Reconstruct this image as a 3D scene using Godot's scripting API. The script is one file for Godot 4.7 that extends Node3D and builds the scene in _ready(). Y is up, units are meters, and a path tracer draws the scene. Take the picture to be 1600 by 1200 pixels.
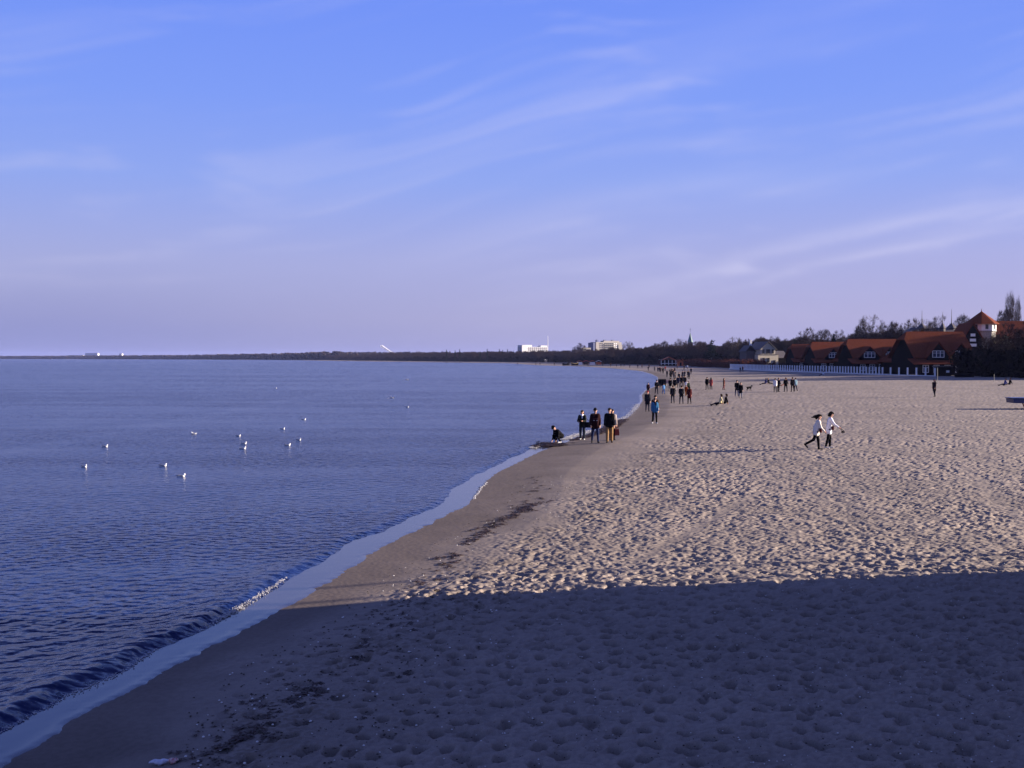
extends Node3D

# ---------------------------------------------------------------- world layout
# y up, metres. The viewer stands on a pier above the water line, looking along -z down the beach;
# "dep" is the distance ahead (-z).
const SUN_H := Vector3(0.990, 0.0, -0.140)
const SUN_EL := 11.5
const EYE := 4.7
const ORD := ["first", "second", "third", "fourth", "fifth", "sixth", "seventh", "eighth", "ninth", "tenth", "eleventh", "twelfth", "thirteenth", "fourteenth", "fifteenth", "sixteenth", "seventeenth", "eighteenth", "nineteenth", "twentieth", "twenty-first", "twenty-second", "twenty-third"]

# shoreline: x of the water's edge at a distance ahead
const SHORE := [[-60.0, -12.0], [0.0, -7.1], [8.0, -6.35], [12.6, -5.9], [14.3, -5.72], [17.4, -5.06], [20.6, -4.3], [24.0, -3.72], [27.6, -3.2], [31.6, -2.25], [35.4, -1.42],
	[40.8, -1.15], [44.6, -0.72], [48.6, 0.05], [53.0, 0.9], [58.0, 2.0], [68.0, 4.9], [80.0, 7.4], [88.0, 9.3], [105.0, 12.0], [121.0, 14.3], [138.0, 16.2], [160.0, 19.4], [182.0, 23.6],
	[214.0, 28.2], [268.0, 35.5], [323.0, 41.0], [388.0, 46.0], [452.0, 47.0], [540.0, 45.0], [633.0, 38.0], [720.0, 17.0], [850.0, 8.0], [990.0, 0.0], [1440.0, -167.0], [1980.0, -345.0],
	[2640.0, -560.0], [3600.0, -1150.0], [4600.0, -1950.0], [5200.0, -2600.0], [5600.0, -3800.0], [5800.0, -6000.0]]
var shore_x := PackedFloat32Array()
var n_soft := FastNoiseLite.new()
var n_dim := FastNoiseLite.new()
var n_dim2 := FastNoiseLite.new()
var n_step := FastNoiseLite.new()
var n_mid := FastNoiseLite.new()
var n_fine := FastNoiseLite.new()
var M := {}
var used := {}
var rng := RandomNumberGenerator.new()


func setup_noise(n: FastNoiseLite, kind: int, period: float, octaves: int, sd: int) -> void:
	n.noise_type = kind as FastNoiseLite.NoiseType
	n.frequency = 1.0 / period
	n.seed = sd
	n.fractal_type = FastNoiseLite.FRACTAL_FBM if octaves > 1 else FastNoiseLite.FRACTAL_NONE
	n.fractal_octaves = octaves


func shore_raw(dep: float) -> float:
	var k := 1
	while k < SHORE.size() - 1 and float(SHORE[k][0]) < dep:
		k += 1
	var a: Array = SHORE[k - 1]
	var b: Array = SHORE[k]
	var t := clampf((dep - float(a[0])) / (float(b[0]) - float(a[0])), 0.0, 1.0)
	return lerpf(a[1], b[1], t)


func shore(dep: float) -> float:
	return shore_raw(dep * 0.985) * 0.3 + shore_raw(dep) * 0.4 + shore_raw(dep * 1.015) * 0.3


func shore_slope(dep: float) -> float:
	var e := 0.5 + dep * 0.03
	return (shore(dep + e) - shore(dep - e)) / (2.0 * e)


# distance inland (negative: out to sea)
func inland(x: float, dep: float) -> float:
	return (x - shore(dep)) / sqrt(1.0 + pow(shore_slope(dep), 2.0))


func sand_base(s: float) -> float:
	if s < 0.0:
		return maxf(-2.5, 0.055 * s)
	if s < 3.0:
		return 0.055 * s
	if s < 25.0:
		return 0.165 + 0.012 * (s - 3.0)
	return minf(0.429 + 0.006 * (s - 25.0), 1.3)


func ground(x: float, dep: float) -> float:
	return sand_base(inland(x, dep))


# ---------------------------------------------------------------- naming and grouping
func numbered(called: String) -> String:
	if not used.has(called):
		used[called] = 0
		return called
	used[called] += 1
	return "%s_%03d" % [called, used[called]]


func tag(o: Node, label: String, category: String, group := "", kind := "") -> void:
	if label != "":
		o.set_meta("label", label)
	if category != "":
		o.set_meta("category", category)
	if group != "":
		o.set_meta("group", group)
	if kind != "":
		o.set_meta("kind", kind)


func base(called: String, where: Vector3, turn := 0.0) -> Node3D:
	var o := Node3D.new()
	o.name = numbered(called)
	add_child(o)
	o.position = where
	o.rotation.y = turn
	return o


func part(called: String, mesh: Mesh, mat: Material, parent: Node) -> MeshInstance3D:
	var o := MeshInstance3D.new()
	o.name = numbered(called) if parent == self else called
	o.mesh = mesh
	if mat:
		o.material_override = mat
	parent.add_child(o, true)
	return o


func lin(r: float, g: float, b: float) -> Color:
	return Color(r, g, b).linear_to_srgb()


func mat(r: float, g: float, b: float, rough := 0.85, metal := 0.0) -> StandardMaterial3D:
	var m := StandardMaterial3D.new()
	m.albedo_color = lin(r, g, b)
	m.roughness = rough
	m.metallic = metal
	return m


# a material whose colour wanders between two tones with a noise of the given size in metres
func mottled(a: Color, b: Color, size: float, rough := 0.9, sd := 1, bump := 0.0) -> StandardMaterial3D:
	var m := StandardMaterial3D.new()
	var n := FastNoiseLite.new()
	setup_noise(n, FastNoiseLite.TYPE_SIMPLEX, 40.0, 4, sd)
	var im := Image.create(256, 256, false, Image.FORMAT_RGB8)
	var src := n.get_seamless_image(256, 256)
	for y in 256:
		for x in 256:
			var t := clampf((src.get_pixel(x, y).r - 0.5) * 1.6 + 0.5, 0.0, 1.0)
			im.set_pixel(x, y, a.lerp(b, t).linear_to_srgb())
	m.albedo_texture = ImageTexture.create_from_image(im)
	m.uv1_triplanar = true
	m.uv1_world_triplanar = true
	m.uv1_scale = Vector3.ONE / size
	m.roughness = rough
	if bump > 0.0:
		m.heightmap_enabled = true
		m.heightmap_texture = ImageTexture.create_from_image(src)
		m.heightmap_scale = bump
	return m


# ---------------------------------------------------------------- mesh helpers
func mesh_of(v: PackedVector3Array, ix: PackedInt32Array, nor := PackedVector3Array(), col := PackedColorArray(), uv := PackedVector2Array()) -> ArrayMesh:
	var a := []
	a.resize(Mesh.ARRAY_MAX)
	a[Mesh.ARRAY_VERTEX] = v
	a[Mesh.ARRAY_INDEX] = ix
	if nor.size():
		a[Mesh.ARRAY_NORMAL] = nor
	if col.size():
		a[Mesh.ARRAY_COLOR] = col
	if uv.size():
		a[Mesh.ARRAY_TEX_UV] = uv
	var m := ArrayMesh.new()
	m.add_surface_from_arrays(Mesh.PRIMITIVE_TRIANGLES, a)
	return m


func begin() -> SurfaceTool:
	var st := SurfaceTool.new()
	st.begin(Mesh.PRIMITIVE_TRIANGLES)
	st.set_smooth_group(-1)
	return st


func quad(st: SurfaceTool, a: Vector3, b: Vector3, c: Vector3, d: Vector3) -> void:
	for p in [a, b, c, a, c, d]:
		st.add_vertex(p)


func tri(st: SurfaceTool, a: Vector3, b: Vector3, c: Vector3) -> void:
	for p in [a, b, c]:
		st.add_vertex(p)


# a closed solid from a convex outline (x, y) pushed along z from z0 to z1
func prism(st: SurfaceTool, pts: Array, z0: float, z1: float, xf := Transform3D.IDENTITY) -> void:
	var n := pts.size()
	for i in n:
		var p: Vector2 = pts[i]
		var q: Vector2 = pts[(i + 1) % n]
		quad(st, xf * Vector3(p.x, p.y, z0), xf * Vector3(q.x, q.y, z0), xf * Vector3(q.x, q.y, z1), xf * Vector3(p.x, p.y, z1))
	for i in range(1, n - 1):
		tri(st, xf * Vector3(pts[0].x, pts[0].y, z1), xf * Vector3(pts[i].x, pts[i].y, z1), xf * Vector3(pts[i + 1].x, pts[i + 1].y, z1))
		tri(st, xf * Vector3(pts[0].x, pts[0].y, z0), xf * Vector3(pts[i + 1].x, pts[i + 1].y, z0), xf * Vector3(pts[i].x, pts[i].y, z0))


func box(st: SurfaceTool, c: Vector3, s: Vector3, xf := Transform3D.IDENTITY) -> void:
	var h := s * 0.5
	prism(st, [Vector2(c.x - h.x, c.y - h.y), Vector2(c.x + h.x, c.y - h.y), Vector2(c.x + h.x, c.y + h.y), Vector2(c.x - h.x, c.y + h.y)], c.z - h.z, c.z + h.z, xf)


func done(st: SurfaceTool) -> ArrayMesh:
	st.generate_normals()
	return st.commit()


func box_mesh(c: Vector3, s: Vector3) -> ArrayMesh:
	var st := begin()
	box(st, c, s)
	return done(st)


# tapered tube through points
func tube(st: SurfaceTool, pts: Array, rad: Array, sides := 6, closed := true) -> void:
	var rings := []
	for i in pts.size():
		var p: Vector3 = pts[i]
		var t: Vector3 = ((pts[mini(i + 1, pts.size() - 1)] as Vector3) - (pts[maxi(i - 1, 0)] as Vector3)).normalized()
		var up := Vector3.RIGHT if absf(t.y) > 0.9 else Vector3.UP
		var u := t.cross(up).normalized()
		var w := u.cross(t).normalized()
		var ring := []
		for k in sides:
			var a := TAU * k / sides
			ring.append(p + (u * cos(a) + w * sin(a)) * float(rad[i]))
		rings.append(ring)
	for i in rings.size() - 1:
		for k in sides:
			var k2 := (k + 1) % sides
			quad(st, rings[i][k], rings[i][k2], rings[i + 1][k2], rings[i + 1][k])
	if closed:
		for k in range(1, sides - 1):
			tri(st, rings[0][0], rings[0][k + 1], rings[0][k])
			var e: Array = rings[rings.size() - 1]
			tri(st, e[0], e[k], e[k + 1])


# surface of revolution round y: profile of (radius, height)
func lathe(st: SurfaceTool, prof: Array, sides: int, at := Vector3.ZERO, phase := 0.0) -> void:
	for i in prof.size() - 1:
		for k in sides:
			var a0 := TAU * k / sides + phase
			var a1 := TAU * (k + 1) / sides + phase
			var p: Vector2 = prof[i]
			var q: Vector2 = prof[i + 1]
			var d0 := Vector3(cos(a0), 0, sin(a0))
			var d1 := Vector3(cos(a1), 0, sin(a1))
			var up := Vector3.UP
			quad(st, at + d0 * p.x + up * p.y, at + d1 * p.x + up * p.y, at + d1 * q.x + up * q.y, at + d0 * q.x + up * q.y)


# ---------------------------------------------------------------- sky
func streak(a: float, e: float, a0: float, e0: float, a1: float, e1: float, w: float) -> float:
	var t := (a - a0) / (a1 - a0)
	if t < -0.3 or t > 1.3:
		return 0.0
	var mid := lerpf(e0, e1, t) + 0.8 * sin(t * 3.0)
	var k := (e - mid) / w
	var ends := smoothstep(-0.3, 0.25, t) * (1.0 - smoothstep(0.75, 1.3, t))
	return exp(-k * k) * ends


func make_sky() -> Sky:
	var w := 2560
	var h := 1280
	var na := FastNoiseLite.new()
	setup_noise(na, FastNoiseLite.TYPE_SIMPLEX_SMOOTH, 9.0, 5, 11)
	var nb := FastNoiseLite.new()
	setup_noise(nb, FastNoiseLite.TYPE_SIMPLEX_SMOOTH, 26.0, 3, 5)
	var nc := FastNoiseLite.new()
	setup_noise(nc, FastNoiseLite.TYPE_SIMPLEX_SMOOTH, 2.6, 4, 23)
	var stops := [[-1.0, 0.310, 0.305, 0.530], [0.0, 0.355, 0.352, 0.595], [2.0, 0.415, 0.412, 0.655], [5.0, 0.392, 0.425, 0.745], [9.0, 0.285, 0.395, 0.870], [13.0, 0.215, 0.345, 0.925],
		[18.0, 0.170, 0.295, 0.930], [30.0, 0.135, 0.210, 0.690], [50.0, 0.105, 0.148, 0.450], [90.0, 0.082, 0.112, 0.335]]
	var data := PackedFloat32Array()
	data.resize(w * h * 3)
	for y in h:
		var el := 90.0 - (y + 0.5) / h * 180.0
		var k := 1
		while k < stops.size() - 1 and float(stops[k][0]) < el:
			k += 1
		var t := clampf((el - float(stops[k - 1][0])) / (float(stops[k][0]) - float(stops[k - 1][0])), 0.0, 1.0)
		var c := Vector3(lerpf(stops[k - 1][1], stops[k][1], t), lerpf(stops[k - 1][2], stops[k][2], t), lerpf(stops[k - 1][3], stops[k][3], t))
		var o := y * w * 3
		var ce := cos(deg_to_rad(el))
		var se := sin(deg_to_rad(el))
		var low := exp(-maxf(el, 0.0) / 7.0)
		var cloud_room := smoothstep(-1.0, 6.0, el) * (1.0 - 0.7 * smoothstep(30.0, 60.0, el))
		for x in w:
			var az := fposmod((x + 0.5) / w * 360.0 + 180.0, 360.0) - 180.0
			var p := c
			if el > -1.0:
				# toward the low sun the air is a little paler and warmer, away from it bluer
				var toward := cos(deg_to_rad(az - 82.0))
				p *= 1.0 + 0.13 * toward * low
				p.x *= 1.0 + 0.10 * toward * low
				# thin cirrus, drawn out in long strands
				var px := 40.0 * ce * sin(deg_to_rad(az))
				var pz := 40.0 * ce * cos(deg_to_rad(az))
				var py := 95.0 * se
				var warp := nb.get_noise_3d(px, py, pz) * 9.0
				var u := na.get_noise_3d(px * 0.55 + warp * 0.4, py - px * 0.35 + warp * 0.5, pz * 0.55)
				var v := nb.get_noise_3d(px + 90.0, py * 0.8, pz)
				var f := nc.get_noise_3d(px * 0.32 + warp * 0.35, py * 1.5 - px * 0.5 + warp * 0.6, pz * 0.32)
				var cl := smoothstep(-0.05, 0.9, u * 0.75 + v * 0.5 + f * 0.8) * 0.23
				if absf(az) < 60.0:
					var wob := u * 0.8 + f * 0.3
					var e2 := el + wob
					var st := 0.12 * streak(az, e2, 0.0, 12.2, 24.0, 17.8, 1.5) + 0.08 * streak(az, e2, 3.0, 12.6, 16.0, 14.8, 0.7)
					st += 0.42 * streak(az, e2, 8.0, 4.1, 31.0, 7.4, 0.38) + 0.34 * streak(az, e2, 10.0, 3.2, 30.0, 5.9, 0.26) + 0.15 * streak(az, e2, 2.0, 9.6, 13.0, 10.7, 0.4)
					st += 0.2 * streak(az, e2, -4.0, 5.2, 14.0, 8.6, 0.8)
					cl += st * (0.75 + 0.55 * f + 0.3 * u)
				cl = clampf(cl * cloud_room, 0.0, 0.85)
				p = p.lerp(Vector3(0.68, 0.67, 0.90) * (1.0 + 0.1 * toward), cl * 0.8)
				# a faint grey-blue bank low over the sea
				var bank := exp(-pow((el - 1.2) / 2.2, 2.0)) * smoothstep(10.0, -26.0, az + v * 8.0) * smoothstep(-170.0, -60.0, az)
				p = p.lerp(Vector3(0.235, 0.262, 0.575), bank * 0.6)
			data[o] = p.x
			data[o + 1] = p.y
			data[o + 2] = p.z
			o += 3
	var im := Image.create_from_data(w, h, false, Image.FORMAT_RGBF, data.to_byte_array())
	var sm := PanoramaSkyMaterial.new()
	sm.panorama = ImageTexture.create_from_image(im)
	var sky := Sky.new()
	sky.sky_material = sm
	return sky


# ---------------------------------------------------------------- grids
# rows at constant distance, columns fanning out; height_of(x, dep) -> y; keeps quads whose inland distance lies within [s0, s1]
func fan_normals(v: PackedVector3Array, nx: int, nr: int) -> PackedVector3Array:
	var nor := PackedVector3Array()
	nor.resize(v.size())
	for r in nr:
		var ra := maxi(r - 1, 0) * nx
		var rb := mini(r + 1, nr - 1) * nx
		for c in nx:
			var dx := v[r * nx + mini(c + 1, nx - 1)] - v[r * nx + maxi(c - 1, 0)]
			var dz := v[rb + c] - v[ra + c]
			nor[r * nx + c] = dx.cross(dz).normalized()
	return nor


func fan_index(keep: PackedByteArray, nx: int, nr: int) -> PackedInt32Array:
	var ix := PackedInt32Array()
	for r in nr - 1:
		for c in nx - 1:
			var i := r * nx + c
			if keep[i] | keep[i + 1] | keep[i + nx] | keep[i + nx + 1]:
				ix.append_array([i, i + nx, i + nx + 1, i, i + nx + 1, i + 1])
	return ix


func wet_width(dep: float) -> float:
	return clampf(0.9 + dep * 0.055, 1.2, 4.2)


func build_sand() -> void:
	setup_noise(n_dim, FastNoiseLite.TYPE_CELLULAR, 0.20, 1, 3)
	n_dim.cellular_return_type = FastNoiseLite.RETURN_DISTANCE
	n_dim.cellular_jitter = 1.0
	setup_noise(n_dim2, FastNoiseLite.TYPE_CELLULAR, 0.36, 1, 8)
	n_dim2.cellular_return_type = FastNoiseLite.RETURN_DISTANCE
	n_dim2.cellular_jitter = 1.0
	setup_noise(n_step, FastNoiseLite.TYPE_CELLULAR, 0.44, 1, 15)
	n_step.cellular_return_type = FastNoiseLite.RETURN_DISTANCE
	n_step.cellular_jitter = 1.0
	setup_noise(n_mid, FastNoiseLite.TYPE_SIMPLEX_SMOOTH, 1.7, 3, 17)
	setup_noise(n_fine, FastNoiseLite.TYPE_SIMPLEX, 0.16, 2, 29)
	setup_noise(n_soft, FastNoiseLite.TYPE_SIMPLEX_SMOOTH, 9.0, 3, 41)
	var nx := 1100
	var deps := PackedFloat32Array()
	var p := 640.0
	while p > 2.0:
		deps.append(5060.0 / p)
		p -= 0.6 if p > 60.0 else (0.8 if p > 12.0 else 0.25)
	for far in [2600.0, 2900.0, 3300.0, 3800.0, 4400.0, 5000.0, 5600.0, 6400.0]:
		deps.append(far)
	var nr := deps.size()
	var v := PackedVector3Array()
	v.resize(nx * nr)
	var col := PackedColorArray()
	col.resize(nx * nr)
	var keep := PackedByteArray()
	keep.resize(nx * nr)
	var dry := Vector3(0.248, 0.209, 0.184)
	var wet := Vector3(0.158, 0.128, 0.112)
	for r in nr:
		var dep := deps[r]
		var sx := shore(dep)
		var f := 1.0 / sqrt(1.0 + pow(shore_slope(dep), 2.0))
		var ww := wet_width(dep)
		var trod := lerpf(0.105, 0.018, smoothstep(19.0, 25.0, dep))
		var far_amp := 1.0 - 0.4 * smoothstep(30.0, 85.0, dep) - 0.2 * smoothstep(85.0, 160.0, dep) - 0.4 * smoothstep(160.0, 400.0, dep)
		for c in nx:
			var i := r * nx + c
			var u := -0.52 + 1.30 * c / (nx - 1)
			var x := dep * u
			var s := (x - sx) * f
			var y := sand_base(s)
			if s < -6.0:
				v[i] = Vector3(x, y, -dep)
				continue
			keep[i] = 1
			var soft := n_soft.get_noise_2d(x, dep)
			var mid := n_mid.get_noise_2d(x, dep)
			var edge := s + soft * 1.4 + mid * 0.5
			var rough := smoothstep(ww * 0.75, ww * 1.9, edge)
			# smoother tracks where something was dragged or driven up the beach
			if dep > 20.0 and dep < 44.0:
				var t1 := absf((x - 4.2) - (dep - 27.4) * 0.442 - 0.12 * soft)
				var t2 := absf((x - 12.6) - (dep - 26.0) * 0.30 - 0.15 * soft)
				rough *= 1.0 - 0.75 * exp(-pow(t1 / 0.22, 2.0)) * smoothstep(22.0, 25.0, dep) * (1.0 - smoothstep(34.0, 39.0, dep)) - 0.55 * exp(-pow(t2 / 0.3, 2.0))
			if s > -1.0 and dep < 400.0:
				var fine := n_fine.get_noise_2d(x, dep)
				y += mid * 0.006 + soft * 0.012 * smoothstep(0.0, 3.0, s)
				if rough > 0.01:
					var q := mid * 0.35
					var d1 := n_dim.get_noise_2d(x + q * 0.5, dep + q) + 1.0
					var d2 := n_dim2.get_noise_2d(x - q, dep + q * 0.6) + 1.0
					var pit := 1.0 - smoothstep(0.14, 0.50, d1)
					var pit2 := 1.0 - smoothstep(0.16, 0.40, d2)
					var d3 := n_step.get_noise_2d(x * 1.25 + q * 0.3, dep + q * 0.2) + 1.0
					var step := 1.0 - smoothstep(0.16, 0.30, d3)
					var deep := clampf(0.9 + soft * 1.2 + 1.1 * n_soft.get_noise_2d(x * 2.2 + 300.0, dep * 1.1), 0.12, 1.8)
					y += rough * far_amp * (mid * 0.020 + n_mid.get_noise_2d(x * 2.4 + 7.0, dep * 2.4) * 0.018 + fine * 0.012 - pit * 0.014 * deep - pit2 * 0.022 * deep - step * trod + 0.022)
				y += fine * 0.0022
				col[i] = Color.WHITE
				var damp := 1.0 - smoothstep(ww * 0.35, ww * 1.25, s + soft * 0.8 + mid * 0.35)
				var tone := 1.0 + 0.16 * soft + 0.10 * mid + 0.10 * fine
				var band := exp(-pow((s - ww * 1.7) / (ww * 0.6), 2.0)) * smoothstep(0.05, 0.5, mid + fine * 0.8)
				var k := dry.lerp(wet, damp) * tone
				k = k.lerp(Vector3(0.07, 0.052, 0.038), band * 0.45)
				col[i] = Color(k.x, k.y, k.z)
			else:
				var k := dry * (1.0 + 0.14 * soft)
				if s > 60.0 and dep > 420.0:
					k = Vector3(0.07, 0.062, 0.05)
				col[i] = Color(k.x, k.y, k.z)
			v[i] = Vector3(x, y, -dep)
	var o := part("beach", mesh_of(v, fan_index(keep, nx, nr), fan_normals(v, nx, nr), col), M.sand, self)
	tag(o, "", "", "", "structure")


# crest of the little breaker just off the water's edge: [dist ahead, height, distance offshore]
const BREAKER := [[6.0, 0.12, 0.75], [14.0, 0.115, 0.80], [18.0, 0.11, 0.95], [21.0, 0.10, 1.10], [23.5, 0.085, 1.15], [27.0, 0.05, 1.15], [31.0, 0.06, 1.2], [36.0, 0.04, 1.1], [40.0, 0.04, 1.0], [46.0, 0.06, 1.0],
	[54.0, 0.085, 1.0], [60.0, 0.09, 1.0], [70.0, 0.06, 0.7], [90.0, 0.05, 0.5], [140.0, 0.03, 0.5], [400.0, 0.0, 0.5]]


func breaker(dep: float) -> Vector2:
	var k := 1
	while k < BREAKER.size() - 1 and float(BREAKER[k][0]) < dep:
		k += 1
	var t := clampf((dep - float(BREAKER[k - 1][0])) / (float(BREAKER[k][0]) - float(BREAKER[k - 1][0])), 0.0, 1.0)
	return Vector2(lerpf(BREAKER[k - 1][1], BREAKER[k][1], t), lerpf(BREAKER[k - 1][2], BREAKER[k][2], t))


var w_a := FastNoiseLite.new()
var w_b := FastNoiseLite.new()
var w_c := FastNoiseLite.new()
var w_d := FastNoiseLite.new()


func sea_height(x: float, dep: float, s: float, bk: Vector2) -> float:
	var off := -s
	var calm := smoothstep(0.0, 5.0, off - bk.y)
	var y := 0.0
	if off > 0.0:
		# wind ripples in patches, with a longer swell under them
		var patch := clampf(0.55 + 1.1 * w_d.get_noise_2d(x * 0.35, dep), 0.12, 1.5)
		y += calm * (w_a.get_noise_2d(x * 0.75, dep) * 0.0055 * patch + w_b.get_noise_2d(x * 0.8, dep) * 0.0038 * patch + w_c.get_noise_2d(x * 0.5, dep) * 0.03)
	if bk.x > 0.001:
		var wob := w_a.get_noise_2d(x * 0.6 + 40.0, dep * 0.6) * 0.10 + w_c.get_noise_2d(x, dep * 0.8) * 0.25
		var k := off - bk.y + wob
		# steep toward the shore, long toward the sea
		var front := exp(-pow(k / 0.20, 2.0)) if k < 0.0 else exp(-pow(k / 0.75, 2.0))
		y += bk.x * front * (1.0 + 0.10 * w_c.get_noise_2d(x * 2.0, dep * 2.0)) + 0.005 * front * w_b.get_noise_2d(x * 1.6, dep * 1.6)
	return y


func build_sea() -> void:
	setup_noise(w_a, FastNoiseLite.TYPE_SIMPLEX_SMOOTH, 0.7, 3, 51)
	setup_noise(w_b, FastNoiseLite.TYPE_SIMPLEX_SMOOTH, 0.42, 2, 52)
	setup_noise(w_c, FastNoiseLite.TYPE_SIMPLEX_SMOOTH, 5.5, 2, 53)
	setup_noise(w_d, FastNoiseLite.TYPE_SIMPLEX_SMOOTH, 16.0, 3, 54)
	var nx := 640
	var deps := PackedFloat32Array()
	var p := 640.0
	while p > 1.0:
		deps.append(5170.0 / p)
		p -= 0.8 if p > 20.0 else (0.5 if p > 6.0 else 0.2)
	deps.append(5900.0)
	deps.append(7000.0)
	var nr := deps.size()
	var v := PackedVector3Array()
	v.resize(nx * nr)
	var uv := PackedVector2Array()
	uv.resize(nx * nr)
	var keep := PackedByteArray()
	keep.resize(nx * nr)
	for r in nr:
		var dep := deps[r]
		var sx := shore(dep)
		var f := 1.0 / sqrt(1.0 + pow(shore_slope(dep), 2.0))
		var bk := breaker(dep)
		for c in nx:
			var i := r * nx + c
			var x := dep * (-0.85 + 1.05 * c / (nx - 1))
			var s := (x - sx) * f
			uv[i] = Vector2(x * 0.8, dep) / 44.0
			if s > 1.5:
				v[i] = Vector3(x, 0.0, -dep)
				continue
			keep[i] = 1 if s < -bk.y + 0.55 else 0
			v[i] = Vector3(x, sea_height(x, dep, s, bk), -dep)
	# wind-ruffled and calmer water, quad by quad
	var ruffled := PackedInt32Array()
	var calm := PackedInt32Array()
	rng.seed = 4242
	for r in nr - 1:
		var d := deps[r]
		var gust := exp(-pow((d - 118.0) / 26.0, 2.0)) * 0.9 + exp(-pow((d - 15.0) / 6.0, 2.0)) * 0.25
		for c in nx - 1:
			var i := r * nx + c
			if keep[i] | keep[i + 1] | keep[i + nx] | keep[i + nx + 1]:
				var x := v[i].x
				var far_x := clampf(-x / d, 0.0, 0.5)
				var w := w_d.get_noise_2d(x * 0.16, d) + 0.5 * w_d.get_noise_2d(x * 0.05, d * 0.25 + 300.0) + gust * (0.5 + far_x) - 0.05
				if rng.randf() < smoothstep(-0.30, 0.40, w):
					ruffled.append_array([i, i + nx, i + nx + 1, i, i + nx + 1, i + 1])
				else:
					calm.append_array([i, i + nx, i + nx + 1, i, i + nx + 1, i + 1])
	var nor := fan_normals(v, nx, nr)
	var sea_mesh := mesh_of(v, calm, nor, PackedColorArray(), uv)
	var arr := sea_mesh.surface_get_arrays(0)
	arr[Mesh.ARRAY_INDEX] = ruffled
	sea_mesh.add_surface_from_arrays(Mesh.PRIMITIVE_TRIANGLES, arr)
	sea_mesh.surface_set_material(0, M.sea)
	sea_mesh.surface_set_material(1, M.sea_ruffled)
	var o := part("sea", sea_mesh, null, self)
	tag(o, "", "", "", "structure")
	# the thin sheet that has run up the sand
	v = PackedVector3Array()
	var ix := PackedInt32Array()
	var cols := 14
	var rows := 0
	var dep := 6.0
	while dep < 420.0:
		var bk := breaker(dep)
		var lip := 0.16 * n_mid.get_noise_2d(dep * 1.3, 5.0) + 0.10 * n_mid.get_noise_2d(dep * 4.0, 9.0) + 0.05 * n_mid.get_noise_2d(dep * 11.0, 19.0)
		lip *= 0.7
		for c in cols:
			var t := float(c) / (cols - 1)
			var s := lerpf(-bk.y - 0.35, 0.10 + lip, t)
			var x := shore(dep) + s * sqrt(1.0 + pow(shore_slope(dep), 2.0))
			var y := maxf(0.004, sand_base(s) + 0.012) if s > -0.2 else 0.006 + 0.004 * w_c.get_noise_2d(x, dep) + 0.0012 * w_b.get_noise_2d(x, dep)
			if c == cols - 1:
				y = sand_base(s) - 0.01
			v.append(Vector3(x, y, -dep))
		rows += 1
		dep += 0.04 + dep * 0.002
	for r in rows - 1:
		for c in cols - 1:
			var i := r * cols + c
			ix.append_array([i, i + cols, i + cols + 1, i, i + cols + 1, i + 1])
	o = part("shallow_water", mesh_of(v, ix, fan_normals(v, cols, rows)), M.swash, self)
	tag(o, "", "", "", "structure")


func water_normals() -> ImageTexture:
	var n := 1024
	var a := FastNoiseLite.new()
	setup_noise(a, FastNoiseLite.TYPE_SIMPLEX_SMOOTH, 9.0, 3, 71)
	var b := FastNoiseLite.new()
	setup_noise(b, FastNoiseLite.TYPE_SIMPLEX_SMOOTH, 150.0, 3, 72)
	var im := a.get_seamless_image(n, n)
	var gust := b.get_seamless_image(n, n)
	im.convert(Image.FORMAT_L8)
	gust.convert(Image.FORMAT_L8)
	var da := im.get_data()
	var dg := gust.get_data()
	for i in da.size():
		var k := 0.7 + 0.4 * smoothstep(70.0, 190.0, float(dg[i]))
		da[i] = int(clampf(128.0 + (da[i] - 128.0) * k, 0.0, 255.0))
	im = Image.create_from_data(n, n, false, Image.FORMAT_L8, da)
	im.convert(Image.FORMAT_RGBA8)
	im.bump_map_to_normal_map(3.0)
	return ImageTexture.create_from_image(im)


func setting_materials() -> void:
	var sand := StandardMaterial3D.new()
	sand.vertex_color_use_as_albedo = true
	sand.roughness = 0.95
	sand.metallic_specular = 0.25
	var g := FastNoiseLite.new()
	setup_noise(g, FastNoiseLite.TYPE_SIMPLEX, 5.0, 4, 33)
	var im := Image.create(512, 512, false, Image.FORMAT_RGB8)
	var src := g.get_seamless_image(512, 512)
	for y in 512:
		for x in 512:
			var t := 0.80 + 0.28 * src.get_pixel(x, y).r
			im.set_pixel(x, y, Color(minf(t, 1.0), minf(t, 1.0), minf(t * 0.99, 1.0)))
	sand.albedo_texture = ImageTexture.create_from_image(im)
	sand.uv1_triplanar = true
	sand.uv1_world_triplanar = true
	sand.uv1_scale = Vector3.ONE / 1.9
	M.sand = sand
	var sea := mat(0.004, 0.012, 0.062, 0.20)
	sea.metallic_specular = 0.28
	sea.normal_enabled = true
	sea.normal_texture = water_normals()
	sea.normal_scale = 0.5
	M.sea = sea
	M.sea_ruffled = sea.duplicate()
	M.sea_ruffled.normal_scale = 1.15
	var sw := mat(0.052, 0.047, 0.056, 0.16)
	sw.metallic_specular = 0.45
	M.swash = sw
	M.dark_land = mottled(Color(0.05, 0.045, 0.04), Color(0.09, 0.075, 0.06), 20.0)


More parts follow.
